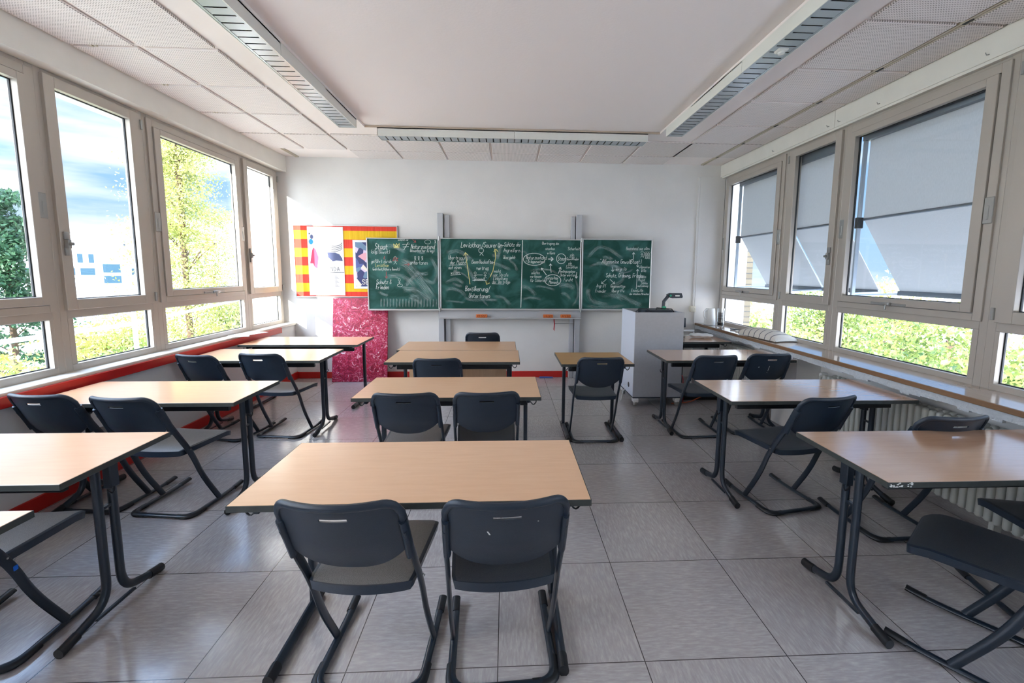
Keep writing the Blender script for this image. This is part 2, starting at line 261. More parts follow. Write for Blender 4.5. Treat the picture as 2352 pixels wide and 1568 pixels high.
# ---------------------------------------------------------------- mesh helpers
def finish(name, me, m, parent, smooth=True):
    ms = m if isinstance(m, (list, tuple)) else [m]
    for q in ms: me.materials.append(q)
    if smooth and len(me.polygons):
        me.polygons.foreach_set('use_smooth', [True] * len(me.polygons)); me.set_sharp_from_angle(angle=math.radians(35))
    o = bpy.data.objects.new(name, me); C.objects.link(o)
    if parent is not None: o.parent = parent
    return o
class B:
    def __init__(s): s.bm = bmesh.new(); s.mi = 0
    def box(s, x0, x1, y0, y1, z0, z1, bev=0, seg=2, mat=None):
        vs_ = [s.bm.verts.new((x, y, z)) for x in (x0, x1) for y in (y0, y1) for z in (z0, z1)]
        fs = [s.bm.faces.new([vs_[i] for i in q]) for q in ((0, 1, 3, 2), (4, 6, 7, 5), (0, 4, 5, 1), (2, 3, 7, 6), (0, 2, 6, 4), (1, 5, 7, 3))]
        for q in fs: q.material_index = s.mi if mat is None else mat
        if bev:
            es = list({e for q in fs for e in q.edges}); bmesh.ops.bevel(s.bm, geom=es, offset=bev, segments=seg, affect='EDGES', profile=.5)
        return s
    def face(s, pts):
        q = s.bm.faces.new([s.bm.verts.new(p) for p in pts]); q.material_index = s.mi; return s
    def tube(s, path, ra, rb=None, side=None, seg=12, caps=True):
        rb = rb or ra; P = [Vector(p) for p in path]; rings = []; prevn = None
        for i, p in enumerate(P):
            t = ((P[i + 1] if i < len(P) - 1 else p) - (P[i - 1] if i else p)).normalized()
            if side is not None: nrm = Vector(side); nrm = (nrm - t * nrm.dot(t)).normalized()
            else:
                if prevn is None: nrm = t.orthogonal().normalized()
                else: nrm = (prevn - t * prevn.dot(t)).normalized()
                prevn = nrm
            b = t.cross(nrm)
            rings.append([s.bm.verts.new(p + nrm * (ra * math.cos(2 * PI * k / seg)) + b * (rb * math.sin(2 * PI * k / seg))) for k in range(seg)])
        for a, b in zip(rings, rings[1:]):
            for k in range(seg):
                q = s.bm.faces.new((a[k], a[(k + 1) % seg], b[(k + 1) % seg], b[k])); q.material_index = s.mi
        if caps:
            s.bm.faces.new(rings[0][::-1]).material_index = s.mi; s.bm.faces.new(rings[-1]).material_index = s.mi
        return s
    def lathe(s, prof, c=(0, 0, 0), seg=24, axis='z', ang=2 * PI):
        rings = []
        for k in range(seg):
            a = 2 * PI * k / seg; row = []
            for rr, h in prof:
                v = (rr * math.cos(a), rr * math.sin(a), h) if axis == 'z' else ((h, rr * math.cos(a), rr * math.sin(a)) if axis == 'x' else (rr * math.cos(a), h, rr * math.sin(a)))
                row.append(s.bm.verts.new(Vector(c) + Vector(v)))
            rings.append(row)
        for k in range(seg):
            a, b = rings[k], rings[(k + 1) % seg]
            for i in range(len(prof) - 1): s.bm.faces.new((a[i], b[i], b[i + 1], a[i + 1])).material_index = s.mi
        return s
    def prism(s, pts, vec):
        a = [s.bm.verts.new(p) for p in pts]; v = Vector(vec); b = [s.bm.verts.new(Vector(p) + v) for p in pts]
        s.bm.faces.new(a[::-1]).material_index = s.mi; s.bm.faces.new(b).material_index = s.mi
        for i in range(len(a)): s.bm.faces.new((a[i], a[(i + 1) % len(a)], b[(i + 1) % len(a)], b[i])).material_index = s.mi
        return s
    def grid(s, fn, nu, nv, skip=None):
        g = [[s.bm.verts.new(fn(i / nu, j / nv)) for j in range(nv + 1)] for i in range(nu + 1)]
        for i in range(nu):
            for j in range(nv):
                if skip and skip(i, j): continue
                s.bm.faces.new((g[i][j], g[i + 1][j], g[i + 1][j + 1], g[i][j + 1])).material_index = s.mi
        return s
    def out(s, name, m, parent=None, weld=True, smooth=True):
        if weld: bmesh.ops.remove_doubles(s.bm, verts=s.bm.verts, dist=1e-5)
        bmesh.ops.recalc_face_normals(s.bm, faces=s.bm.faces)
        me = bpy.data.meshes.new(name); s.bm.to_mesh(me); s.bm.free(); return finish(name, me, m, parent, smooth)
def thing(name, label, cat, loc=(0, 0, 0), rz=0, group=None, kind=None):
    o = bpy.data.objects.new(name, None); C.objects.link(o); o.location = loc; o.rotation_euler = (0, 0, rz); o.empty_display_size = .1
    return tag(o, label, cat, group, kind)
def tag(o, label=None, cat=None, group=None, kind=None):
    if label: o['label'] = label
    if cat: o['category'] = cat
    if group: o['group'] = group
    if kind: o['kind'] = kind
    return o
def struct(o, label=None): o['kind'] = 'structure'; (label and o.__setitem__('label', label)); return o
def copy_tree(o, parent=None):
    c = o.copy(); C.objects.link(c)
    if parent is not None: c.parent = parent
    for ch in list(o.children): copy_tree(ch, c)
    return c
def fillet(pts, r, n=5):
    P = [Vector(p) for p in pts]; out = [P[0]]
    for i in range(1, len(P) - 1):
        a, b, c = P[i - 1], P[i], P[i + 1]; rr = r[i - 1] if isinstance(r, (list, tuple)) else r
        p0 = b + (a - b).normalized() * min(rr, (a - b).length * .49); p1 = b + (c - b).normalized() * min(rr, (c - b).length * .49)
        for k in range(n + 1):
            t = k / n; out.append(p0 * (1 - t) ** 2 + b * 2 * t * (1 - t) + p1 * t * t)
    out.append(P[-1]); return out
# ---------------------------------------------------------------- room shell
YB, YF, XW = 6.31, -2.5, 3.2
struct(B().box(-3.6, 3.6, YF - .2, YB + .1, -.12, 0).out('floor', FLOORM))
struct(B().box(-3.6, 3.6, YB, YB + .3, -.1, 3.4).out('wall_back', WALL))
struct(B().box(-3.6, 3.6, YF - .2, YF, -.1, 3.4).out('wall_front', WALL))
struct(B().box(-3.55, -3.05, YF, YB, 0, .79).box(-3.56, -3.21, YF, YB, 2.92, 3.4).box(-3.55, -3.2, 6.255, YB, .79, 2.92).box(-3.55, -3.2, YF, -1.77, .79, 2.92).out('wall_left', WALL))
struct(B().box(3.12, 3.45, YF, YB, 0, .79).box(3.19, 3.45, YF, YB, 2.95, 3.4).box(2.87, 3.12, 4.02, 4.37, 0, .74).box(3.2, 3.45, 6.215, YB, .79, 2.95).box(3.2, 3.45, YF, -1.77, .79, 2.95).out('wall_right', WALL))
ZC = 3.14
cx0, cx1, cy1 = -1.556, 1.74, 5.0
b = B(); b.box(-3.6, cx0, YF, YB, ZC, 3.3).box(cx1, 3.6, YF, YB, ZC, 3.3).box(cx0, cx1, cy1, YB, ZC, 3.3).box(cx0, cx1, YF, -1.6, ZC, 3.3)
ceil = struct(b.out('ceiling', CEIL)); B().box(cx0, cx1, -1.6, cy1, ZC + .022, 3.3).out('ceiling_centre', CEILC, ceil)
b = B()
rows = [5.22 - .632 * k for k in range(-1, 12)]
def panel(x0, x1, y0, y1):
    y1 = min(y1, YB - .04)
    if y1 - y0 > .05 and x1 - x0 > .05: b.box(x0, x1, y0, y1, ZC - .018, ZC, .005, 1)
for y in rows:
    panel(-2.575 + .02, -2.055, y - .605, y); panel(-3.04, -2.60, y - .605, y); panel(2.215, 2.80, y - .605, y); panel(2.86, 3.11, y - .605, y)
for k in range(7):
    x = -2.03 + .605 * k + .01 * k
    for y in (5.85, 6.48): panel(x, x + .588, y - .605 + (.0 if y < 6 else 0), y)

b.out('ceiling_panels', PERF, ceil)
struct(B().box(-3.22, -3.06, YF, YB, 2.93, ZC).out('trim_1', VAL), 'white box valance above the left windows')
b = B(); y = YF
for y0, y1 in ((YF, -.2), (-.196, 2.0), (2.004, 4.12), (4.124, YB)): b.box(3.125, 3.22, y0, y1, 2.965, ZC - .006, .002, 1)
b.box(3.135, 3.22, YF, YB, 2.945, 2.965)
struct(b.out('trim_2', VAL), 'white box valance above the right windows')
struct(B().box(2.82, 3.19, YB - .035, YB, .8, 2.965, .004, 1).box(2.795, 2.82, YB - .03, YB, 1.05, 2.965, .003, 1).out('trim_3', WALL), 'boxed duct and cable strip in the right back corner')
struct(B().box(cx0 - .001, cx1 + .001, cy1 - .012, cy1, ZC, ZC + .02).out('trim_4', mat('beige strip', S(196, 178, 158), .6)))
struct(B().box(-3.05, -3.035, YF, YB, 0, .1, .004, 1).out('baseboard_left', RED))
struct(B().box(-3.035, .93, YB - .015, YB, 0, .095, .004, 1).out('baseboard_back', RED))
struct(B().box(-3.2, -3.03, YF, YB, .79, .825, .004, 1).out('trim_5', SILLL), 'white window ledge along the left wall')
tag(B().box(-3.032, -3.008, YF, 5.87, .735, .805, .003, 1).out('edge_board', RED), 'long red painted board along the left window ledge', 'board')
o = thing('window_sill', 'long wood laminate window sill above the radiators on the right', 'window sill', (0, 0, 0)); o['kind'] = 'structure'
B().box(2.845, 3.2, YF, YB, .808, .835, .002, 1).out('sill_top', SILLW, o)
B().box(2.835, 2.846, YF, YB, .80, .835, .003, 1).out('sill_edge', SILLE, o)
b = B(); y = YF
while y < YB:
    h = random.uniform(.725, .75); y1 = min(YB, y + random.uniform(.05, .14)); b.box(2.86, 2.88 + random.uniform(0, .004), y, y1, h, .80); y = y1
b.box(2.88, 3.12, YF, YB, .775, .80); b.out('plaster_apron', PLASTER, o)
# curtain rails
def rail(x, label, slots):
    t = thing('curtain_rail', label, 'curtain rail', (x, 0, ZC)); rm = mat('rail paint', S(196, 186, 166), .5) if 'rail paint' not in MT else MT['rail paint']
    B().box(-.022, -.006, YF + .01, YB - .02, -.016, 0, .002, 1).box(.006, .022, YF + .01, YB - .02, -.016, 0, .002, 1).box(-.022, .022, YF + .01, YB - .02, -.004, 0).out('rail', rm, t)
    if slots:
        for y in rows:
            if y < YB: B().box(-.012, .010, y - .035, y + .02, -.018, -.012).out('slot', GASK, t)
rail(-2.89, 'thin cream curtain rail on the ceiling by the left windows', False)
rail(2.835, 'cream curtain rail with dark slots on the ceiling by the right windows', True)
# ---------------------------------------------------------------- windows
def ring(b, sx, xf, xb, y0, y1, z0, z1, wy0, wy1, wz0, wz1):
    a, c = sorted((sx * xf, sx * xb))
    for q in ((y0, y0 + wy0, z0, z1), (y1 - wy1, y1, z0, z1), (y0 + wy0, y1 - wy1, z0, z0 + wz0), (y0 + wy0, y1 - wy1, z1 - wz1, z1)):
        b.box(a, c, q[0], q[1], q[2], q[3], .0025, 1)
def pane(sx, x, y0, y1, z0, z1, parent, name='pane'):
    B().box(*sorted((sx * x, sx * (x + .006))), y0, y1, z0, z1).out(name, GLASS, parent, smooth=False)
    b = B(); ring(b, sx, x - .004, x + .012, y0 - .006, y1 + .006, z0 - .006, z1 + .006, .012, .012, .012, .012); b.out('gasket', GASK, parent)
def handle(parent, sx, x, y, z, hor=False):
    b = B(); f = lambda a, c: sorted((sx * (x - a), sx * (x - c)))
    if hor:
        b.box(*f(.012, 0), y - .16, y + .16, z - .010, z + .010, .003, 1); b.box(*f(.035, .01), y - .04, y + .05, z - .012, z + .014, .005, 2); b.tube([(sx * (x - .03), y - .01, z - .005), (sx * (x - .035), y - .012, z - .045)], .006)
        o = b.out('latch', STEEL, parent)
    else:
        b.box(*f(.014, 0), y - .018, y + .018, z - .085, z - .03, .004, 2); b.box(*f(.014, 0), y - .018, y + .018, z + .03, z + .085, .004, 2); b.box(*f(.03, 0), y - .014, y + .014, z - .032, z + .032, .005, 2)
        b.tube([(sx * (x - .025), y, z), (sx * (x - .05), y, z)], .012); o = b.out('handle', STEEL, parent)
def keyplate(parent, sx, x, y, z):
    b = B(); f = lambda a, c: sorted((sx * (x - a), sx * (x - c)))
    b.box(*f(.010, 0), y - .028, y + .028, z - .085, z + .085, .003, 1); b.box(*f(.013, .009), y - .006, y + .006, z - .06, z + .03, .002, 1); b.out('key_plate', STEEL, parent)
def unit(n, sx, y0, y1, wide, label, ztop, hy=None):
    t = thing('window_%d' % n, label, 'window', (0, 0, 0)); t['kind'] = 'structure'
    b = B(); ring(b, sx, 3.175, 3.235, y0, y1, .80, ztop, .05, .05, .075, .05)
    a, c = sorted((sx * 3.175, sx * 3.235)); b.box(a, c, y0 + .05, y1 - .05, 1.215, 1.30, .0025, 1)
    # lower side stiles
    b.box(a, c, y0 + .05, y0 + .088, .875, 1.215); b.box(a, c, y1 - .075, y1 - .05, .875, 1.215)
    b.out('frame', FRAME, t); pane(sx, 3.215, y0 + .088, y1 - .075, .875, 1.215, t, 'lower_pane')
    s = B()
    if wide:
        ring(s, sx, 3.16, 3.225, y0 + .035, y1 - .03, 1.27, ztop - .03, .055, .045, .05, .06); s.out('casement', FRAME, t)
        s2 = B(); ring(s2, sx, 3.148, 3.215, y0 + .094, y1 - .079, 1.324, ztop - .094, .07, .05, .056, .05); o2 = s2.out('tilt_sash', FRAME, t)
        pane(sx, 3.195, y0 + .164, y1 - .129, 1.38, ztop - .144, t)
        handle(t, sx, 3.15, (y0 + y1) / 2 + .05, 1.335, True); keyplate(t, sx, 3.16, y0 + .062, 2.0); keyplate(t, sx, 3.16, y1 - .055, 2.0)
    else:
        ring(s, sx, 3.15, 3.225, y0 + .035, y1 - .05, 1.275, ztop - .03, .075, .10, .075, .075); s.out('sash', FRAME, t)
        pane(sx, 3.195, y0 + .11, y1 - .15, 1.35, ztop - .105, t)
        handle(t, sx, 3.15, y0 + .07 if hy is None else hy, 1.75)
        b = B()
        for z in (1.33, ztop - .12): b.box(*sorted((sx * 3.135, sx * 3.165)), y1 - .055, y1 - .035, z - .04, z + .04, .003, 1)
        b.out('hinge', STEEL, t)
    return t
UL = [(5.435, 6.27, 0), (4.06, 5.435, 1), (3.2, 4.06, 0), (1.83, 3.2, 1), (.97, 1.83, 0), (-.40, .97, 1), (-1.77, -.40, 1)]
UR = [(4.84, 6.22, 1), (4.01, 4.84, 0), (2.655, 4.01, 1), (1.8, 2.655, 0), (.43, 1.8, 1), (-.42, .43, 0), (-1.77, -.42, 1)]
WL = ['narrow left window beside the back wall', 'wide left window showing the tall larch', 'narrow left window showing the white building', 'wide left window showing the dark pine', 'narrow left window behind the pine window', 'wide left window behind the viewpoint', 'last wide window of the left wall']
WR = ['wide right window beside the duct and the brick pier', 'narrow right window between two wide ones under a grey screen', 'wide right window showing the parked cars', 'narrow right window at the picture edge', 'wide right window beyond the picture edge', 'narrow right window behind the viewpoint', 'last wide window of the right wall']
for i, (a, c, w) in enumerate(UL): unit(i + 1, -1, a, c, w, WL[i], 2.93)
for i, (a, c, w) in enumerate(UR): unit(i + 8, 1, a, c, w, WR[i], 2.955, hy=None)
# outside: piers, lintel edge, unseen block added to shade the other left windows
tag(B().box(-3.82, -3.24, YB + .07, 7.3, -9, 3.6).box(3.24, 3.74, YB + .07, 7.0, -9, 3.6).box(-3.24, 3.24, YB + .3, 7.0, -9, 3.6).box(-3.6, 3.6, YF - .2, YB + .3, 3.4, 3.7).out('brick_wall', BRICK), 'pale yellow brick outer wall beyond the window corners', 'wall', kind='structure')
tag(B().box(-3.56, -3.05, YF, YB + .07, -9, -.12).box(3.12, 3.45, YF, YB + .07, -9, -.12).out('outer_wall', BRICK), 'brick outer wall below the windows', 'wall', kind='structure')
tag(B().box(-8.45, -3.6, -22, -7.94, -9, 9).box(-8.45, -3.6, -7.95, -7.21, -9, 6.15).out('school_wing', BRICK), 'tall brick block added unseen to keep sun off the left windows', 'building', kind='structure')
# ---------------------------------------------------------------- sun screens outside the right windows
SCR = ['grey fabric sun screen outside the window beside the brick pier', 'grey fabric sun screen outside the first narrow right window', 'large grey fabric sun screen outside the window with the parked cars', 'grey fabric sun screen outside the narrow window at the picture edge', 'grey fabric sun screen outside the window beyond the picture edge']
for i, (y0, y1, w) in enumerate(UR[:5]):
    ya, yb = y0 + .10, y1 + (.08 if w else -.02)
    if i == 0: ya, yb = y0 + .045, 5.97
    if i == 1: yb = y1 + .02
    if i == 2: yb = 3.88
    t = thing('sun_screen', SCR[i], 'sun screen', (3.3, ya, 2.78), group='sun screens on the right facade'); L = yb - ya
    B().box(-.05, .06, -.04, L + .04, -.0, .14, .01, 2).out('housing', AWNBOX, t)
    B().box(-.004, .0, .0, L, -.69, 0).out('upper_fabric', FABRIC, t)
    B().face([(0, 0, -.70), (0, L, -.70), (.42, L, -1.36), (.42, 0, -1.36)]).face([(.004, 0, -.70), (.004, L, -.70), (.424, L, -1.358), (.424, 0, -1.358)]).out('lower_fabric', FABRIC, t, weld=False)
    B().tube([(.0, -.01, -.70), (.0, L + .01, -.70)], .012).out('fold_bar', AWNBOX, t)
    B().box(.40, .44, -.01, L + .01, -1.40, -1.355, .008, 2).out('front_bar', AWNBOX, t)
    for y in (-.02, L + .005):
        B().box(-.05, -.015, y, y + .022, -1.52, 0, .003, 1).out('guide_rail', RAIL, t)
        B().tube([(-.03, y + .011, -1.40), (.42, y + .011, -1.385)], .012, .008).out('arm', RAIL, t)
        B().box(-.06, .0, y - .005, y + .03, -.78, -.68, .004, 1).out('bracket', GASK, t)
# ---------------------------------------------------------------- ceiling lamps
def lamp(label, loc, rz, nmod, face_in):
    t = thing('ceiling_lamp', label, 'ceiling lamp', loc, rz, group='louvred ceiling lamps'); L = 1.51 * nmod
    b = B()
    for k in range(nmod):
        a, c = 1.51 * k, 1.51 * (k + 1) - .003
        b.box(-.09, -.084, a, c, -.09, .0, .001, 1).box(.084, .09, a, c, -.09, .0, .001, 1)
    b.box(-.09, .09, 0, L, -.012, -.0); b.box(-.09, .09, 0, .005, -.09, 0).box(-.09, .09, L - .005, L, -.09, 0); b.out('housing', LAMPW, t)
    B().box(-.083, -.068, .01, L - .01, -.088, -.082).box(.068, .083, .01, L - .01, -.088, -.082).out('reflector', LOUV, t)
    n = int(L / .0785); b = B()
    for k in range(n):
        y = .04 + k * (L - .08) / (n - 1); b.prism([(-.083, y - .033, -.086), (-.083, y + .033, -.086), (-.083, y, -.055)], (.166, 0, 0))
    b.out('louvre', LOUV, t)
    for x in (-.035, .035): B().tube([(x, .03, -.028), (x, L - .03, -.028)], .013, seg=10).out('tube', WHITE, t)
    return t
lamp('long louvred ceiling lamp near the left windows', (-1.65, 4.74, ZC), PI, 5, 1)
tr_ = lamp('long louvred ceiling lamp near the right windows, with a sensor in it', (1.825, 4.78, ZC), PI, 5, 1)
b = B(); b.box(-.035, .035, 1.80, 1.87, -.10, -.05, .012, 3); b.lathe([(.0, -.112), (.02, -.11), (.024, -.1)], (0, 1.835, 0)); b.out('sensor', LAMPW, tr_)
lamp('louvred ceiling lamp running across above the chalkboard', (-1.42, 5.07, ZC), -PI / 2, 2, 1)
# ---------------------------------------------------------------- chalkboard
YBD = 6.15
def PX(px): return -1.934 + (px - 843) * (2.087 + 1.934) / (1497 - 843)
def PZ(py): return 2.035 - (py - 547) * 1.012 / 165
cbt = thing('chalkboard', 'green four metre chalkboard with folding wings covered in white writing', 'chalkboard', (0, 0, 0))
def bsec(x0, x1, z0, z1, name):
    o = B().box(x0 + .012, x1 - .012, YBD - .004, YBD + .018, z0 + .012, z1 - .012).out(name, BOARD, cbt)
    b = B()
    for q in ((x0, x0 + .016, z0, z1), (x1 - .016, x1, z0, z1), (x0 + .016, x1 - .016, z0, z0 + .022), (x0 + .016, x1 - .016, z1 - .014, z1)): b.box(q[0], q[1], YBD - .014, YBD + .026, q[2], q[3], .003, 1)
    b.out('frame', BOARDF, o); return o
s1 = bsec(-1.945, -.945, 1.015, 2.03, 'left_wing'); s2 = bsec(-.935, 1.072, 1.025, 2.04, 'centre_panel'); s3 = bsec(1.082, 2.10, 1.025, 2.05, 'right_wing')
for x in (-.94, 1.077):
    b = B()
    for z in (1.03, 2.03): b.tube([(x, YBD - .018, z - .03), (x, YBD - .018, z + .03)], .012)
    b.out('hinge', STEEL, cbt)
B().box(-.95, 1.09, YBD + .03, YBD + .06, .915, 1.03, .003, 1).out('tray_panel', POSTM, cbt)
B().box(-.95, 1.09, YBD - .05, YBD + .05, .905, .918, .003, 1).out('chalk_tray', BOARDF, cbt)
for x0, x1, xa, xb in ((-.975, -.895, -.88, -.81), (1.005, 1.085, .935, .995)):
    B().box(x0, x1, YBD + .06, YB, 0, 2.39, .004, 1).out('post', POSTM, cbt)
    B().box(xa, xb, YBD + .10, YB, 0, 2.37, .003, 1).out('guide_rail', POSTM, cbt)
GL = dict(a='3515040312223303;3532', b='0802;0415253433221203', c='3425150403122233', d='3832;3425150403122233', e='04342515040312223303'[:18], f='38281712;0525', g='35150403122233;3531201001', h='0802;0415253432', i='1512;1617', k='0802;3503;1432', l='181322', m='0502;04152422;24354442', n='0502;0415253432', o='150403122233342515', p='0500;0415253433221203', r='0502;041525', s='3425150433221203', t='17132232;0535', u='0503122233;3532', v='051225', w='0512243245', z='05350232', S='37281807063433221203', N='02083238', L='080232', U='080312223338', A='022842;1434', G='3728180703122233352 5'.replace(' ', ''), M='0208254842', B='02082837260525343322 02'.replace(' ', ''), K='0802;380532', E='38080232;0525', O='180703122233372818', F='380802;0525', W='0812253248', V='082248', T='0848;2822', D='0208183634120 2'.replace(' ', ''), R='020828372605;2532')
GL.update({'/': '0038', '(': '28171322', ')': '18272312', '=': '0636;0434', '-': '0434', '&': '331203042718073312', '!': '1814;1213', ',': '1201', '"': '0708;1718', '>': '054504;3645341 4'.replace(' ', '')[:6], '.': '1213'})
for a, q in (('ä', 'a'), ('ö', 'o'), ('ü', 'u'), ('Ü', 'U')): GL[a] = GL[q] + (';0607;2627' if a != 'Ü' else ';0909;2929')
GL['a'] = '35150403122233;3532'; GL['e'] = '0434251504031 22233'.replace(' ', '')
class Chalk:
    def __init__(s): s.bm = B()
    def line(s, pts, w=.0045, y=None):
        y = YBD - .0055 if y is None else y
        P = [Vector((p[0], y, p[1])) for p in pts]
        for a, c in zip(P, P[1:]):
            dd = (c - a)
            if dd.length < 1e-5: dd = Vector((.001, 0, 0))
            nn = Vector((-dd.z, 0, dd.x)).normalized() * w / 2; e = dd.normalized() * w * .3
            s.bm.face([a - e - nn, a - e + nn, c + e + nn, c + e - nn])
    def text(s, txt, px, py, h, adv=None, w=.0036, sl=.15):
        x = PX(px); z = PZ(py); u = h * .00613 / 6
        for ch in txt:
            if ch == ' ': x += u * 2; continue
            g = GL.get(ch)
            if g:
                jz = random.uniform(-.3, .3) * u
                for st in g.split(';'):
                    pts = [(int(st[i]), int(st[i + 1]) - 2) for i in range(0, len(st) - 1, 2)]
                    s.line([(x + u * (a * .66 + sl * c_) + random.uniform(-.1, .1) * u, z + u * c_ + jz + random.uniform(-.1, .1) * u) for a, c_ in pts], w)
            x += u * .66 * (4.1 if ch not in 'il!,.mwMW(' else (2.4 if ch in 'il!,.(' else 5.4))
    def poly(s, pts, w=.0055): s.line([(PX(a), PZ(c)) for a, c in pts], w)
    def arrow(s, a, c, w=.006, hd=5):
        s.poly([a, c], w); v = Vector((c[0] - a[0], c[1] - a[1])).normalized()
        for sg in (1, -1):
            q = Vector((v.x * -.8 + sg * v.y * .6, v.y * -.8 - sg * v.x * .6)); s.poly([c, (c[0] + q.x * hd, c[1] + q.y * hd)], w)
    def circ(s, x, y, rx, ry=None, w=.006, n=18): ry = ry or rx; s.poly([(x + rx * math.cos(2 * PI * k / n), y + ry * math.sin(2 * PI * k / n)) for k in range(n + 1)], w)
    def stick(s, x, y, k=1, w=.004):
        s.circ(x, y - 5 * k, 2.4 * k, w=w, n=10); s.poly([(x, y - 2.6 * k), (x, y + 2 * k)], w); s.poly([(x - 2.5 * k, y), (x + 2.5 * k, y)], w); s.poly([(x - 2.5 * k, y + 5 * k), (x, y + 2 * k), (x + 2.5 * k, y + 5 * k)], w)
    def out(s, name, m, parent): return s.bm.out(name, m, parent, weld=False, smooth=False)
c = Chalk()
c.text('Staat', 860, 573, 13, w=.006); c.text('Naturzustand', 941, 571, 10, w=.005); c.poly([(922, 562), (938, 561)]); c.poly([(923, 568), (936, 567)]); c.poly([(935, 557), (925, 574)])
c.text('(allg. Gewalt)', 851, 583, 8); c.text('(dauerhafter Krieg)', 938, 579, 7); c.text('geführt durch', 851, 604, 8); c.text('(wahrheit/höhere Gewalt)', 853, 621, 6, w=.0035)
c.text('untertanen', 938, 607, 9); c.text('Schutz &', 861, 652, 10, w=.005); c.text('Frieden', 860, 664, 10, w=.005); c.text('schützt vor', 912, 554, 5, w=.0035)
for x in (950, 958, 966): c.stick(x, 594, .7)
c.stick(913, 648, 1.1); c.circ(914, 655, 6, 3.5, w=.0035); c.circ(979, 556, 7, 4.5, w=.0035); c.stick(996, 556, .6); c.stick(905, 600, 1.4)
c.out('white_chalk_lettering', CHALK, s1)
c = Chalk(); c.text('Leviathan', 860, 613, 8); c.poly([(903, 570), (902, 561), (906, 565), (909, 560), (911, 565), (915, 560), (914, 570), (903, 570)], .007); c.poly([(905, 568), (912, 568)], .012); c.poly([(905, 566), (912, 566)], .012); c.out('yellow_chalk_lettering', CHALKY, s1)
c = Chalk(); c.arrow((884, 624), (884, 639)); c.poly([(905, 590), (899, 600), (912, 593), (900, 594), (911, 600), (905, 590)]); c.arrow((945, 551), (952, 557)); c.arrow((925, 608), (937, 607)); c.poly([(881, 596), (881, 589), (879, 595)]); c.out('red_chalk_lettering', CHALKR, s1)
c = Chalk()
c.text('Leviathan/Souverän', 1054, 567, 12, w=.006); c.text('Schütz der', 1153, 564, 9, w=.005); c.poly([(1146, 562), (1153, 562)]); c.text('Angreifern', 1151, 577, 9, w=.0045); c.text('übergeht', 1150, 592, 8)
c.text('Übertragung', 1025, 595, 9); c.text('der Macht', 1029, 606, 9); c.poly([(1027, 608), (1062, 607)]); c.text('auf einen', 1025, 617, 8); c.text('willen', 1030, 628, 9); c.poly([(1030, 631), (1053, 629)])
c.text('Gesellschafts-', 1078, 604, 9, w=.005); c.text('vertrag', 1089, 618, 9, w=.005); c.text('gesammelt', 1084, 642, 6, w=.004); c.poly([(1080, 643), (1112, 643)]); c.poly([(1089, 630), (1103, 630)]); c.stick(1086, 631, 1.1); c.stick(1109, 631, 1.1); c.circ(1100, 574, 5.5); c.poly([(1097, 585), (1101, 580), (1105, 586)])
c.text('macht', 1129, 624, 7); c.text('vor Strafe', 1128, 633, 8); c.text('Einhaltung', 1128, 641, 8); c.text('der Verträge', 1125, 649, 8); c.poly([(1125, 650), (1152, 651)])
c.text('Bevölkerung/', 1063, 667, 11, w=.006); c.text('Untertanen', 1071, 683, 11, w=.006)
c.poly([(1195, 550), (1194, 610), (1193, 660), (1192, 705)], .010)
c.text('Übertragung des', 1240, 559, 6); c.text('einzelnen', 1248, 571, 6); c.text('willens', 1252, 581, 7); c.text('Sicherheit', 1300, 571, 7); c.text('ein', 1306, 585, 8); c.poly([(1304, 587), (1316, 587)]); c.text('Gewalthaber', 1298, 594, 6); c.text('ein', 1302, 604, 7); c.poly([(1300, 606), (1311, 606)]); c.text('Leviathan', 1297, 613, 7)
c.circ(1222, 593, 25, 14, w=.008); c.text('Naturzustand', 1203, 593, 9, w=.005); c.text('= Kriegszustand', 1202, 601, 7, w=.0045); c.circ(1285, 591, 11, 11.5, w=.008); c.text('Staat', 1277, 595, 9, w=.005)
c.arrow((1255, 592), (1267, 592), .012, 7); c.arrow((1262, 623), (1260, 603), .008); c.arrow((1251, 629), (1239, 613), .008); c.arrow((1279, 625), (1284, 611), .008); c.arrow((1322, 622), (1321, 636), .008)
c.text('möchte', 1216, 627, 7); c.text('verlassen', 1213, 635, 7); c.text('für Sicherheit', 1213, 645, 7); c.circ(1266, 641, 19, 13, w=.008); c.text('einzelner', 1251, 639, 8, w=.0045); c.text('Mensch', 1257, 649, 8, w=.005)
c.text('bedingungslose', 1283, 623, 6); c.text('Unterwerfung', 1283, 632, 7); c.text('Furcht', 1292, 643, 8)
c.out('white_chalk_lettering', CHALK, s2)
c = Chalk(); c.arrow((1074, 651), (1064, 579), .008, 8); c.poly([(1131, 570), (1133, 590), (1127, 620), (1112, 652)], .009); c.arrow((1133, 590), (1134, 570), .008, 8); c.arrow((1120, 635), (1112, 652), .008, 8); c.out('yellow_chalk_lettering', CHALKY, s2)
c = Chalk()
c.text('Bestehend aus allen', 1437, 569, 7); c.text('"Allgemeine Gewalt"', 1376, 601, 10, w=.0055); c.text('(Staat)', 1446, 601, 10, w=.005); c.text('sorgt für', 1414, 617, 7); c.text('Schutz, Ordnung, Frieden', 1391, 633, 9, w=.005)
c.text('Angriff', 1369, 657, 8); c.text('Fremder', 1367, 669, 8); c.text('Gegenseitige', 1403, 657, 7); c.text('Übergriffe', 1406, 668, 7); c.text('allgemeiner', 1469, 611, 6); c.text('Wille', 1474, 620, 7); c.text('Gesamte', 1467, 634, 6); c.text('Macht', 1468, 642, 7); c.text('Stärke', 1475, 649, 6); c.text('und Leistung', 1467, 655, 5); c.text('Einzelwille', 1452, 667, 7); c.text('des einzelnen Menschen', 1448, 674, 5)
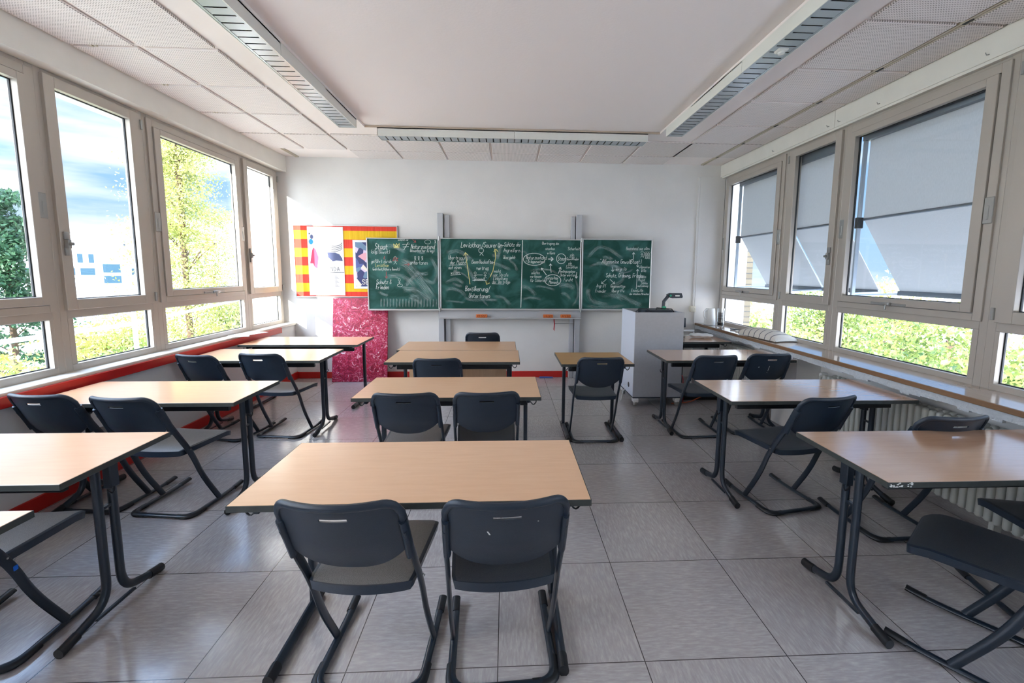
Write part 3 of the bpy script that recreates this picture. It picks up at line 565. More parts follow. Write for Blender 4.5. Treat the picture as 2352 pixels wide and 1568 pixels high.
c.arrow((1455, 590), (1455, 575), .007); c.arrow((1465, 595), (1466, 609), .007); c.arrow((1464, 660), (1466, 614), .007); c.arrow((1406, 609), (1407, 620), .006); c.arrow((1392, 638), (1381, 648), .006); c.arrow((1401, 638), (1412, 648), .006)
c.stick(1475, 580, 1.2); c.poly([(1481, 574), (1479, 586)])
for x in (1484, 1488, 1492): c.stick(x, 579, .8); c.stick(x, 586, .7)
c.out('white_chalk_lettering', CHALK, s3)
def smears(sec, lst, name='chalk_smear'):
    bm = bmesh.new(); uvl = bm.loops.layers.uv.new('uv'); k = 0
    for pts, w in lst:
        P = [Vector((PX(a), YBD - .0047 - .00002 * k, PZ(c_))) for a, c_ in pts]; PP = []
        for i in range(len(P) - 1):
            p0, p1, p2, p3 = P[max(0, i - 1)], P[i], P[i + 1], P[min(len(P) - 1, i + 2)]
            for t in [q / 6 for q in range(6)]: PP.append(.5 * ((2 * p1) + (-p0 + p2) * t + (2 * p0 - 5 * p1 + 4 * p2 - p3) * t * t + (-p0 + 3 * p1 - 3 * p2 + p3) * t ** 3))
        PP.append(P[-1]); prev = None
        for i, p in enumerate(PP):
            t = (PP[min(i + 1, len(PP) - 1)] - PP[max(0, i - 1)]).normalized(); nn = Vector((-t.z, 0, t.x)) * w * .00613 / 2
            row = [bm.verts.new(p + nn), bm.verts.new(p - nn)]
            if prev:
                fc = bm.faces.new((prev[0], prev[1], row[1], row[0])); n_ = len(PP) - 1
                for lp, (u, v) in zip(fc.loops, ((i - 1, 0), (i - 1, 1), (i, 1), (i, 0))): lp[uvl].uv = (k + .002 + .996 * u / n_, v)
            prev = row
        k += 1
    me = bpy.data.meshes.new(name); bm.to_mesh(me); bm.free(); me['kind'] = 'stuff'; o = finish(name, me, SMEAR, sec, False); return o
def rs(x0, x1, y0, y1, n, seed):
    rnd = random.Random(seed); L = []
    for _ in range(n):
        a = rnd.uniform(x0 + 18, x1 - 40); q = rnd.uniform(y0 + 14, y1 - 18); le = rnd.uniform(16, 38); cv = rnd.uniform(-9, 9); sl = rnd.uniform(-.2, .6)
        L.append(([(a, q), (a + le * .35, q - cv * .4 + sl * le * .25), (a + le * .7, q + sl * le * .6), (a + le, min(y1 - 6, q + cv + sl * le))], rnd.uniform(4, 11)))
    return L
smears(s1, [([(858, 585), (880, 570), (905, 566), (925, 580)], 10), ([(914, 602), (935, 612), (965, 650), (990, 685)], 26), ([(925, 660), (940, 640), (960, 625)], 12), ([(985, 590), (998, 620), (990, 648), (970, 640)], 10), ([(880, 640), (905, 632), (930, 640), (950, 660)], 12), ([(920, 665), (945, 665), (970, 680), (985, 688)], 16), ([(933, 680), (950, 690), (965, 695)], 10)] + rs(846, 1005, 548, 708, 8, 3))
smears(s1, [([(x, 706), (x + .5, 695), (x + 1, 685)], 5) for x in range(870, 1000, 7)], 'chalk_drips')
smears(s2, [([(1020, 580), (1040, 576), (1060, 582), (1080, 596)], 12), ([(1062, 605), (1075, 625), (1086, 644)], 10), ([(1016, 665), (1035, 662), (1052, 668), (1064, 680)], 10), ([(1060, 682), (1080, 688), (1110, 687), (1138, 688)], 8), ([(1144, 560), (1142, 575), (1136, 595)], 9), ([(1115, 600), (1140, 606), (1168, 618)], 9), ([(1160, 590), (1176, 605), (1183, 620)], 7), ([(1016, 648), (1040, 640), (1060, 650)], 9), ([(1016, 690), (1040, 692), (1062, 694)], 5), ([(1212, 620), (1235, 616), (1262, 618), (1280, 628)], 6), ([(1280, 655), (1300, 652), (1318, 660)], 14), ([(1225, 656), (1245, 656), (1272, 664)], 6), ([(1319, 636), (1326, 665), (1322, 688), (1312, 702)], 6), ([(1195, 686), (1215, 682), (1240, 686)], 7), ([(1130, 680), (1150, 682), (1168, 700)], 9)] + rs(1014, 1330, 548, 708, 10, 5))
smears(s3, [([(1345, 590), (1370, 565), (1400, 570), (1430, 590)], 10), ([(1350, 610), (1375, 602), (1410, 606), (1438, 620)], 8), ([(1400, 612), (1425, 620), (1430, 640), (1400, 655)], 10), ([(1352, 660), (1350, 672), (1362, 690), (1400, 698)], 12), ([(1380, 678), (1420, 674), (1455, 690), (1480, 700)], 12), ([(1345, 700), (1380, 704), (1440, 700)], 9)] + rs(1340, 1490, 548, 708, 7, 9))
# sponges, pointer with ribbon
for px0, px1, lab in ((1086, 1114, 'left orange board sponge, alone on the chalk tray'), (1243, 1268, 'orange board sponge, left one of the pair on the chalk tray'), (1284, 1310, 'orange board sponge at the right end of the chalk tray')):
    x0, x1 = PX(px0) + .01, PX(px1); t = thing('board_sponge', lab, 'sponge', (x0, YBD - .03, .919), group='sponges on the chalk tray')
    B().box(0, x1 - x0, 0, .05, 0, .045, .008, 2).out('sponge', SPONGE, t)
    ch = B(); w_ = x1 - x0
    for k in range(5): xx = w_ * (.12 + .16 * k); ch.box(xx, xx + .006, -.0012, 0, .012, .034); ch.box(xx, xx + .016, -.0012, 0, .028, .034)
    ch.out('lettering', mat('sponge print %d' % px0, S(120, 52, 24), .9), t)
t = thing('pointer_stick', 'thin grey pointer stick with a red ribbon below the chalk tray', 'pointer', (0, 0, 0))
B().tube([(.70, 6.2, .825), (.99, 6.2, .825)], .006).out('stick', STEEL, t)
B().prism([(.69, 6.19, .89), (.705, 6.19, .895), (.712, 6.19, .82), (.705, 6.19, .715), (.692, 6.19, .74), (.698, 6.19, .82)], (0, .004, 0)).out('ribbon', REDP, t)
# ---------------------------------------------------------------- pin board with posters, canvas
t = thing('pin_board', 'pin board covered in red and yellow crepe stripes left of the chalkboard', 'pin board', (0, 0, 0))
B().box(-2.99, -1.56, YB - .02, YB, 1.205, 2.20).out('striped_cover', STRIPE, t)
b = B()
for q in ((-3.0, -1.545, 2.197, 2.212), (-3.0, -1.545, 1.19, 1.205), (-1.558, -1.545, 1.19, 2.21), (-3.0, -2.99, 1.19, 2.21)): b.box(q[0], q[1], YB - .028, YB, q[2], q[3], .003, 1)
b.out('frame', BOARDF, t)
def P2(px, py): return (-3.005 + (px - 673) * (1.454 / 240), 2.205 - (py - 518) * (1.012 / 163))
t = thing('poster', 'tall white poster with a pink figure and dark blue ink shape', 'poster', (0, 0, 0))
(ax, az), (bx, bz) = P2(706, 521), P2(788, 677)
B().box(ax, bx, YB - .026, YB - .0225, bz, az).out('sheet', PAPER, t)
def flat(pts, m, name, par, k=0): return B().face([(P2(a, c_)[0], YB - .0265 - .0004 * k, P2(a, c_)[1]) for a, c_ in pts]).out(name, m, par, smooth=False)
def blob(cx, cy_, rx, ry, n=16): return [(cx + rx * math.cos(2 * PI * k / n), cy_ + ry * math.sin(2 * PI * k / n)) for k in range(n)]
PK = mat('pink paint', S(214, 60, 96), .7); BL = mat('sky blue paint', S(40, 150, 214), .7); SLATE = mat('slate paint', S(84, 92, 130), .7)
flat([(716, 574), (719, 568), (724, 572), (730, 590), (726, 616), (720, 612), (717, 604), (710, 604)], PK, 'pink_shape', t); flat(blob(714, 555, 5, 6), BL, 'blue_spot', t); flat(blob(716, 544, 3.5, 5), SLATE, 'grey_spot', t); flat(blob(711, 537, 1.6, 1.6, 8), INK, 'ink_dot', t, 1)
flat([(750, 579), (768, 579), (778, 583), (784, 592), (785, 598), (770, 597), (762, 599), (752, 590)], SLATE, 'dark_shape', t)
class Ink(Chalk):
    pass
def P2line(ch, pts, w, y): ch.line([P2(a, c_) for a, c_ in pts], w, y)
ik = Ink()
for k in range(4): P2line(ik, [(757, 563 + 4 * k), (768, 565 + 4 * k), (780, 562 + 4 * k), (785, 557 + 4 * k)], .006, YB - .028)
P2line(ik, [(755, 624), (787, 624)], .008, YB - .028)
def P2text(ch, txt, px, py, h, w):
    x, z = P2(px, py); u = h * .0062 / 6
    for c_ in txt:
        g = GL.get(c_)
        for st in (g or '').split(';'):
            ch.line([(x + u * int(st[i]), z + u * (int(st[i + 1]) - 2)) for i in range(0, len(st) - 1, 2)], w, YB - .028)
        x += u * 4.6
P2text(ik, 'NDA', 757, 621, 9, .005)
for k in range(9): P2line(ik, [(765, 632 + 3 * k), (765 + 5 + 5 * ((k * 7) % 3) / 2, 632 + 3 * k)], .003, YB - .028)
ik.out('lettering', INK, t)
t = thing('poster', 'white bordered blue and pale pink floral poster partly behind the chalkboard', 'poster', (0, 0, 0))
(ax, az), (bx, bz) = P2(809, 550), P2(862, 661); B().box(ax, bx, YB - .026, YB - .0225, bz, az).out('sheet', PAPER, t)
(ax, az), (bx, bz) = P2(815, 555), P2(857, 656); B().box(ax, bx, YB - .0275, YB - .026, bz, az).out('print', POSTER, t)
ik = Ink(); P2text(ik, 'SE', 829, 651, 11, .012); ik.out('lettering', WHITE, t)
t = thing('painting', 'large crimson and pink abstract canvas leaning on the back wall', 'painting', (-2.08, 6.10, .0)); t.rotation_euler = (-math.atan2(.165, 1.17), 0, 0)
b = B(); b.box(-.385, .385, -.03, .0, 0, 1.19, .004, 2); b.out('canvas', CANVAS, t)
# ---------------------------------------------------------------- chairs
def make_chair():
    t = thing('school_chair', 'x', 'chair')
    hw = .212
    path = fillet([(-hw + .01, .43, .028), (-hw + .01, .33, .016), (-hw + .01, 0, .016), (hw - .01, 0, .016), (hw - .01, .33, .016), (hw - .01, .43, .028)], [.1, .085, .085, .1], 6)
    B().tube(path, .0105, .016, side=(0, 0, 1)).out('floor_frame', TUBE, t)
    for s in (-1, 1):
        p = fillet([(s * .206, .235, .022), (s * .206, .11, .24), (s * .206, .045, .42), (s * .203, -.06, .60), (s * .200, -.125, .72)], .12, 6)
        B().tube(p, .0095, .0185, side=(1, 0, 0)).out('leg', TUBE, t)
        B().tube([(s * .205, .37, .020), (s * .205, .43, .027), (s * .205, .447, .030)], .0135, .019, side=(0, 0, 1)).out('foot_cap', CAPM, t)
        q = B(); q.tube(fillet([(s * .205, .11, .0135), (s * .205, .003, .0135), (s * .11, .003, .0135)], .07, 5), .0128, .0185, side=(0, 0, 1)); q.out('floor_glide', CAPM, t)
    # seat
    def sf(top):
        def fn(u, v):
            s = u * 2 - 1; y = -.012 + v * .425; w = .190 + .018 * min(1, v * 1.3); e = min(v, 1 - v)
            rr = .055 if v > .5 else .02
            if e * .425 < rr: w -= rr * (1 - math.sqrt(max(0, 1 - (1 - e * .425 / rr) ** 2)))
            ed = max(abs(s), 0); yb = -.024 * (1 - s * s) * (1 - v) ** 2
            z = .452 - .010 * math.sin(PI * min(1, v)) * (1 - s * s) * 1.0 - .028 * max(0, (v - .78) / .22) ** 2 + .004
            if not top: z -= .038; w -= .007
            elif ed > .93 or e < .02: z -= .004
            return (s * w, y + yb, z)
        return fn
    b = B(); NU, NV = 20, 22
    us = [0, .035] + [.035 + .93 * k / (NU - 4) for k in range(1, NU - 4)] + [.965, 1]; NU = len(us) - 1
    vs_ = [0, .015] + [.015 + .965 * k / 18 for k in range(1, 18)] + [.98, .992, 1]; NV = len(vs_) - 1
    ft, fb = sf(True), sf(False)
    T = [[b.bm.verts.new(ft(u, v)) for v in vs_] for u in us]; Bo = [[b.bm.verts.new(fb(u, v)) for v in vs_] for u in us]
    for i in range(NU):
        for j in range(NV): b.bm.faces.new((T[i][j], T[i + 1][j], T[i + 1][j + 1], T[i][j + 1])).material_index = (7 if 0 < j < NV - 1 and 0 < i < NU - 1 else 0); b.bm.faces.new((Bo[i][j], Bo[i][j + 1], Bo[i + 1][j + 1], Bo[i + 1][j]))
    for i in range(NU):
        for j in (0, NV): b.bm.faces.new((T[i][j], T[i + 1][j], Bo[i + 1][j], Bo[i][j]))
    for j in range(NV):
        for i in (0, NU): b.bm.faces.new((T[i][j], T[i][j + 1], Bo[i][j + 1], Bo[i][j]))
    for q in b.bm.faces: q.material_index = 0 if q.material_index == 7 else 1
    b.out('seat', [SEATM, PLAST], t)
    # backrest
    b = B(); W2 = .193
    def pos(u, z, off=0): # u -1..1
        y = -.10 - .42 * (z - .64) - .05 * (1 - u * u) * min(1, max(0, (z - .50) / .15)) + .010
        return Vector((u * W2, y + off, z))
    def zt(u):
        a = abs(u); return .838 - (0 if a < .76 else .05 * (1 - math.sqrt(max(0, 1 - ((a - .76) / .24) ** 2))))
    def zb(u): return .545 + .085 * abs(u) ** 2.4
    us = [-1, -.97, -.93, -.88, -.83, -.78, -.68, -.55, -.42, -.3, -.23, -.1, 0, .1, .23, .3, .42, .55, .68, .78, .83, .88, .93, .97, 1]
    vv = [0, .03, .15, .3, .45, .6, .72, .815, .855, .93, 1]
    th = .007
    G = [[[b.bm.verts.new(pos(u, zb(u) * (1 - v) + zt(u) * v, o_)) for o_ in (-th / 2, th / 2)] for v in vv] for u in us]
    nu, nv = len(us) - 1, len(vv) - 1
    hole = lambda i, j: 0 <= i < nu and 0 <= j < nv and (us[i] >= -.24 and us[i + 1] <= .24 and j == 7)
    ok = lambda i, j: 0 <= i < nu and 0 <= j < nv and not hole(i, j)
    for i in range(nu):
        for j in range(nv):
            if hole(i, j): continue
            for o_ in (0, 1): b.bm.faces.new((G[i][j][o_], G[i + 1][j][o_], G[i + 1][j + 1][o_], G[i][j + 1][o_]))
            for di, dj, e0, e1 in ((-1, 0, (i, j), (i, j + 1)), (1, 0, (i + 1, j), (i + 1, j + 1)), (0, -1, (i, j), (i + 1, j)), (0, 1, (i, j + 1), (i + 1, j + 1))):
                if not ok(i + di, j + dj): b.bm.faces.new((G[e0[0]][e0[1]][0], G[e1[0]][e1[1]][0], G[e1[0]][e1[1]][1], G[e0[0]][e0[1]][1]))
    rim = [pos(-1.02, .60)] + [pos(-1.02, .60 + .19 * k / 5) for k in range(1, 6)] + [pos(u, zt(u)) for u in us[1:-1]] + [pos(1.02, .60 + .19 * (5 - k) / 5) for k in range(0, 5)] + [pos(1.02, .60)]
    b.tube(rim, .0115, .013, seg=10)
    for s in (-1, 1): b.tube([pos(s * 1.03, .595) + Vector((0, .004, 0)), pos(s * 1.03, .66) + Vector((0, .003, 0)), pos(s * 1.02, .76)], .0135, .022, side=(1, 0, 0))
    b.out('backrest', PLAST, t)
    # rivets fixing the seat
    for s in (-1, 1):
        q = B()
        for y_, z_ in ((.052, .43), (.03, .45)): q.lathe([(0, 0), (.004, 0), (.004, .002)], (s * .2155, y_, z_), 8, 'x')
        q.out('rivet', STEEL, t)
    return t
proto = make_chair()
CH = [
 (-.522, 1.47, -2.5, 1.03, 'dark blue chair pushed to the front centre table, left one, turned right', 'chairs at the centre tables'),
 (-.005, 1.465, 3, 1.03, 'dark blue chair with a white scratch, right one at the front centre table', 'chairs at the centre tables'),
 (-.615, 2.74, 0, 1, 'dark blue chair with window sheen coloured into its seat, left one at the second centre table', 'chairs at the centre tables'),
 (-.127, 2.75, 3, 1, 'dark blue chair, right one of the pair at the second centre table', 'chairs at the centre tables'),
 (-.587, 3.77, 1, 1, 'dark blue chair alone at the front of the two joined tables', 'chairs at the centre tables'),
 (-.283, 5.30, 0, 1, 'dark chair behind the teacher desk, only its rounded top showing', 'chairs at the centre tables'),
 (.83, 3.80, 0, 1, 'dark chair alone at the small yellowish single table', 'chairs at the centre tables'),
 (1.89, 3.88, 3, 1, 'dark chair left of its pair at the right table beside the grey cart', 'chairs at the right tables'),
 (2.44, 3.95, 0, 1, 'dark chair with white scratches on its back, beside the radiator pier', 'chairs at the right tables'),
 (1.93, 2.60, 10, 1, 'dark chair turned slightly left at the middle right table, its back overlapping the tabletop', 'chairs at the right tables'),
 (2.40, 2.28, 2, .985, 'dark chair mostly hidden behind the near right tabletop, reflected in it', 'chairs at the right tables'),
 (2.09, 1.40, 36, 1.02, 'dark chair turned diagonally under the near right table, cut by the picture edge', 'chairs at the right tables'),
 (2.52, 1.54, -12, 1.02, 'dark chair by the radiator at the right picture edge, only its seat showing', 'chairs at the right tables'),
 (-2.14, 1.60, 4, 1.02, 'dark chair at the left picture edge with a blue mark on its leg', 'chairs at the left tables'),
 (-2.20, 2.69, -7, 1, 'dark blue chair with pale seat, right one at the left table below the red board', 'chairs at the left tables'),
 (-2.72, 2.76, -6, 1, 'dark blue chair next to the left wall at the second left table', 'chairs at the left tables'),
 (-2.15, 4.00, -6, 1, 'dark blue chair with pale seat, right one at the far left table with two chairs', 'chairs at the left tables'),
 (-2.65, 3.95, -12, 1, 'dark blue chair next to the left wall at the far left table, back tilted', 'chairs at the left tables'),
]
chairs = []
SHEEN = mat('dusty seat plastic', S(112, 110, 108), .42, noise=.14, nscale=150, bump=.4, bscale=420, spec=.6); PALE = mat('pale window sheen seat plastic', S(150, 152, 154), .42, noise=.12, nscale=150, bump=.4, bscale=420, spec=.6)  # lighter greys hold the window sheen, painted into the seat colour
for i, (x, y, rz, sc, lab, grp) in enumerate(CH):
    o = proto if i == 0 else copy_tree(proto)
    o.location = (x, y, 0); o.rotation_euler = (0, 0, math.radians(rz)); o.scale = (1, 1, sc); o['label'] = lab; o['group'] = grp; chairs.append(o)
    sm = {1: SEATM, 3: SEATM, 4: SEATM, 5: SEATM, 6: SEATM, 7: SEATM, 8: SEATM, 9: SEATM, 10: SEATM, 11: SEATM, 12: SEATM, 0: SHEEN, 2: SHEEN, 13: PALE, 14: PALE, 15: PALE, 16: PALE, 17: PALE}.get(i)
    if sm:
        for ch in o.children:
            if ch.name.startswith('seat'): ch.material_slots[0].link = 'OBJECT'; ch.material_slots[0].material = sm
# blue mark on the leg of the left edge chair
B().box(.215, .2175, .045, .062, .385, .405, .002, 1).out('blue_mark', mat('blue marker', S(20, 110, 220), .5), chairs[13])
def scratch(ch, pts):
    b = B()
    for (x, z), (x2, z2), w in pts:
        f_ = lambda x, z: (x, -.10 - .42 * (z - .64) - .05 * (1 - (x / .193) ** 2) + .010 - .0045, z); a = Vector(f_(x, z)); c_ = Vector(f_(x2, z2)); n_ = Vector((w, 0, 0)); b.face([a - n_, a + n_, c_ + n_, c_ - n_])
    b.out('scratch', WHITE, ch, smooth=False)
scratch(chairs[1], [((-.062, .735), (-.054, .72), .0025), ((.1, .765), (.1, .762), .002)]); scratch(chairs[8], [((-.01, .73), (-.012, .68), .0015), ((-.1, .72), (-.1, .712), .004), ((-.015, .665), (-.015, .66), .002)])
# ---------------------------------------------------------------- tables
def table(x0, x1, y0, y1, style, label, top=TOPW, h=.75, name='school_table', grp=None, cat='table', panel=False, hooks=True):
    cx, cy_ = (x0 + x1) / 2, (y0 + y1) / 2; w, dp = (x1 - x0) / 2, (y1 - y0) / 2
    t = thing(name, label, cat, (cx, cy_, 0), 0, grp)
    B().box(-w + .003, w - .003, -dp + .003, dp - .003, h - .024, h, .001, 1).out('tabletop', top, t)
    b = B()
    for q in ((-w, w, -dp, -dp + .003), (-w, w, dp - .003, dp), (-w, -w + .003, -dp + .003, dp - .003), (w - .003, w, -dp + .003, dp - .003)): b.box(*q, h - .025, h - .0006, .001, 1)
    b.out('edge_band', EDGE, t)
    lx = w - .095 if style == 'A' else w - .085
    if style == 'A':
        B().box(-lx, lx, -dp + .10, -dp + .13, h - .085, h - .024, .003, 1).out('crossbeam', CAPM, t)
        for s in (-1, 1):
            b = B(); X = s * lx
            for q in (-1, 1):
                p = fillet([(X, q * .036, h - .03), (X, q * .036, .075), (X, q * .18, .035), (X, q * .235, .024)], [.10, .06], 7); b.tube(p, .016, .0195, side=(1, 0, 0), seg=12)
            b.box(X - .008, X + .008, -.10, .10, .022, .034, .002, 1); b.box(X - .02, X + .02, -.2, .2, h - .032, h - .024); b.box(X - .008, X + .008, -.03, .03, .50, .512)
            b.box(X - .0185, X + .0185, .015, .060, h - .17, h - .03, .004, 1)
            b.out('leg', TUBE, t)
            for q in (-1, 1): B().tube([(X, q * .185, .033), (X, q * .245, .022), (X, q * .262, .021)], .0195, .022, side=(1, 0, 0)).out('foot_cap', CAPM, t)
            B().tube(fillet([(X + s * .015, .0, h - .165), (X + s * .035, 0, h - .185), (X + s * .045, 0, h - .165), (X + s * .045, 0, h - .15)], .02, 4), .0035, seg=8).out('bag_hook', STEEL if False else CAPM, t)
    else:
        B().box(-lx, lx, -dp + .12, -dp + .15, h - .095, h - .03, .003, 1).out('crossbeam', CAPM, t)
        for s in (-1, 1):
            X = s * lx; b = B(); yl = dp - .125
            b.box(X - .0155, X + .0155, yl - .022, yl + .022, .03, h - .024, .008, 2); b.box(X - .012, X + .012, -dp + .03, dp - .05, h - .05, h - .024, .003, 1)
            b.tube([(X, -dp + .06, .024), (X, dp - .08, .024)], .0185, .022, side=(1, 0, 0)); b.out('leg', TUBE, t)
            for a_, c_ in ((-dp + .10, -dp + .035), (dp - .12, dp - .055)): B().tube([(X, a_, .025), (X, c_, .022)], .021, .0255, side=(1, 0, 0)).out('foot_cap', CAPM, t)
            B().tube(fillet([(X + s * .01, -dp + .06, h - .04), (X + s * .035, -dp + .06, h - .075), (X + s * .055, -dp + .06, h - .055), (X + s * .055, -dp + .06, h - .04)], .02, 4), .0035, seg=8).out('bag_hook', CAPM, t)
    if panel: B().box(-lx + .03, lx - .02, -dp + .06, -dp + .08, .32, h - .06, .002, 1).out('front_panel', PANELW, t)
    return t
G1, G2, G3 = 'two seat tables in the centre row', 'two seat tables in the right row', 'two seat tables in the left row'
table(-.985, .315, 1.475, 2.04, 'C', 'beech topped two seat table nearest the viewer in the centre row', grp=G1)
table(-1.01, .235, 2.77, 3.325, 'C', 'beech topped table, second from the front in the centre row', grp=G1)
table(-1.11, .13, 3.885, 4.475, 'C', 'beech topped table pushed against the teacher desk', grp=G1)
table(-1.145, .11, 4.485, 5.05, 'C', 'teacher desk with wooden front panel, joined to the table before it', grp=G1, name='teacher_desk', cat='desk', panel=True)
table(.50, 1.17, 3.78, 4.35, 'C', 'small single table with yellowish top and dark edge', top=TOPS, name='single_table')
table(1.53, 2.82, 1.56, 2.11, 'A', 'near right table with chipped white corner, cut by the picture edge', top=TOPR, grp=G2)
table(1.465, 2.745, 2.64, 3.20, 'A', 'middle right table with a worn pale edge', top=TOPR, grp=G2)
table(1.52, 2.80, 3.93, 4.50, 'A', 'right table beside the grey cart with two chairs at it', top=TOPR, grp=G2)
table(2.06, 2.74, 5.02, 5.62, 'C', 'small table in the right back corner behind the grey cart', top=TOPR, name='corner_table')
table(-2.90, -1.62, .92, 1.475, 'A', 'left table at the lower picture edge, only its corner showing', grp=G3)
table(-2.98, -1.715, 1.655, 2.205, 'A', 'second left table from the front with a blue edge', grp=G3)
table(-2.97, -1.70, 2.69, 3.24, 'A', 'third left table from the front with two chairs before it', grp=G3)
table(-2.98, -1.715, 3.97, 4.57, 'A', 'far left table with two blue chairs, bright with window reflection', grp=G3)
table(-2.96, -1.66, 4.82, 5.42, 'C', 'left table next to the back wall before the crimson canvas', grp=G3)
# white chip on the near right table's corner
for o in bpy.data.objects:
    if o.get('label', '').startswith('near right table'):
        b = B(); rnd = random.Random(4)
        for k in range(26): x = -.64 + rnd.uniform(0, .1); z = rnd.uniform(.728, .746); b.box(x, x + rnd.uniform(.003, .009), -.2762, -.2748, z, z + rnd.uniform(.002, .004))
        b.out('chipped_edge', WHITE, o)
# ---------------------------------------------------------------- cart with overhead projector
t = thing('rolling_cart', 'tall grey cabinet on castors with white side and open top', 'cart', (1.785, 5.15, 0))
B().box(-.29, .285, -.29, -.272, .115, 1.12, .002, 1).out('front_panel', GREYC, t)
B().box(-.289, -.272, -.272, .29, .115, 1.118, .002, 1).out('side_panel', WHITEC, t)
B().box(.268, .285, -.272, .29, .115, 1.118, .002, 1).out('side_panel', WHITEC, t); B().box(-.272, .268, .272, .29, .115, 1.118, .002, 1).out('back_panel', GREYC, t)
B().box(-.272, .268, -.272, .272, 1.03, 1.045).out('shelf', GREYC, t); B().box(-.29, .285, -.29, .29, .10, .117, .003, 1).out('base', DARK, t)
B().lathe([(.0, -.291), (.028, -.292), (.032, -.289)], (0, -.10, .22), 20, 'x').out('cable_hole', CAPM, t)
B().tube(fillet([(-.29, -.09, .225), (-.34, -.10, .22), (-.36, -.11, .20), (-.33, -.13, .18), (-.37, -.15, .16), (-.38, -.1, .02)], .03, 4), .004, seg=6).out('cable', WHITE, t)
for x in (-.25, .25):
    for y in (-.25, .25):
        w_ = B(); w_.lathe([(.0, -.014), (.04, -.014), (.046, -.008), (.046, .008), (.04, .014), (0, .014)], (x, y, .046), 20, 'x'); cst = w_.out('castor', MT['dull steel'], t)
        B().box(x - .030, x + .030, y - .045, y + .045, .05, .10, .008, 2).out('fork', WHITE, cst)
t = thing('overhead_projector', 'dark overhead projector with angled arm and green knobs on the cart', 'projector', (1.84, 5.2, 1.045))
B().box(-.17, .17, -.15, .15, 0, .085, .01, 2).out('body', DARK, t)
B().tube([(.20, -.1, .06), (.17, -.1, .095), (-.02, -.11, .11), (-.03, -.11, .07)], .006).out('lid_edge', CAPM, t)
B().tube([(.10, .0, .08), (.105, .0, .18), (.165, .0, .255)], .021, .013, side=(1, 0, 0), seg=4).out('arm', DARK, t)
B().prism([(.14, -.03, .262), (.18, -.03, .285), (.315, -.03, .285), (.33, -.03, .245), (.325, -.03, .225), (.20, -.03, .222), (.165, -.03, .24)], (0, .06, 0)).out('head', DARK, t)
B().box(.235, .29, -.032, -.0295, .245, .262, .004, 2).out('mirror_window', WHITE, t); B().lathe([(0, -.05), (.022, -.05), (.022, -.02), (0, -.02)], (.10, 0, .105), 14, 'y').out('knob', GREEN, t)
B().box(.122, .15, -.025, -.02, .12, .17).out('white_label', WHITE, t); B().lathe([(0, -.045), (.012, -.045), (.012, -.03)], (.175, 0, .255), 12, 'y').out('knob', GREEN, t)
t = thing('black_cable', 'black cable looping over the cart top', 'cable', (0, 0, 0)); B().tube([(1.52, 5.0, 1.06), (1.545, 5.02, 1.115), (1.60, 5.05, 1.15), (1.68, 5.05, 1.15), (1.74, 5.05, 1.115), (1.76, 5.05, 1.06)], .004, seg=8).out('cord', CAPM, t)
# ---------------------------------------------------------------- right back corner things
t = thing('wall_socket', 'cream wall socket on the back wall above the kettle', 'socket', (2.80, YB, 1.04))
B().box(-.045, .035, -.05, 0, -.04, .045, .006, 2).out('housing', mat('cream plastic', S(220, 214, 196), .4), t); B().lathe([(0, -.046), (.022, -.046), (.024, -.052)], (-.003, 0, .0), 16, 'y').out('opening', CAPM, t)
t = thing('kettle', 'white electric kettle on the right window sill', 'kettle', (2.94, 6.02, .836), math.radians(0))
B().lathe([(0, 0), (.075, 0), (.078, .01), (.072, .12), (.064, .215), (.058, .235), (0, .238)], (0, 0, .004), 28).out('body', WHITE, t)
B().tube(fillet([(-.055, -.03, .225), (-.11, -.05, .215), (-.125, -.055, .15), (-.10, -.05, .10), (-.07, -.035, .095)], .04, 5), .009, .012).out('handle', WHITE, t); B().lathe([(0, -.001), (.08, -.001), (.08, .004), (0, .004)], (0, 0, .001), 28).out('base', mat('grey plastic', S(150, 154, 160), .4), t)
t = thing('glass_jug', 'tall clear glass jug holding stacked dark discs beside the kettle', 'jug', (2.985, 5.80, .836))
GL2 = bpy.data.materials.new('jug glass'); GL2.use_nodes = True; _b = GL2.node_tree.nodes['Principled BSDF']; _b.inputs['Transmission Weight'].default_value = 1; _b.inputs['Roughness'].default_value = .02; _b.inputs['IOR'].default_value = 1.3; _b.inputs['Base Color'].default_value = (.95, .98, 1, 1)
B().lathe([(.0, .0), (.040, .0), (.046, .02), (.046, .235), (.049, .255), (.046, .255), (.043, .235), (.043, .022), (.0, .012)], (0, 0, 0), 24).out('glass', GL2, t)
for k in range(8): B().lathe([(0, 0), (.036, 0), (.036, .007), (0, .007)], (0, 0, .075 + .016 * k), 20).out('disc', mat('disc %d' % k, S(60, 44, 46), .4), t)
B().lathe([(0, 0), (.034, 0), (.039, .045), (0, .045)], (0, 0, .018), 20).out('white_cup', WHITE, t)
t = thing('whisk_tool', 'dark folding tool lying on the right sill before the jug', 'tool', (2.99, 5.45, .842), .5)
B().box(-.02, .02, -.04, .04, -.004, .012, .005, 2).out('grip', DARK, t); B().tube([(0, -.04, .004), (.02, -.17, .004)], .005).out('rod', DARK, t)
tag(B().lathe([(0, 0), (.022, 0), (.024, .05), (.022, .05), (.02, .004), (0, .004)], (3.06, 5.15, .836), 18).out('small_glass', GL2), 'small clear glass lying by the right window frame', 'glass')
def sheet(name, label, x, y, z, w, h, rz, m=PAPER, grp=None):
    t = B().box(-w / 2, w / 2, -h / 2, h / 2, 0, .0015).out(name, m); t.location = (x, y, z); t.rotation_euler = (0, 0, rz); tag(t, label, 'paper', grp); return t
sheet('paper_sheet', 'white paper sheet under the striped cushion on the right sill', 2.97, 4.98, .8365, .21, .297, .9)
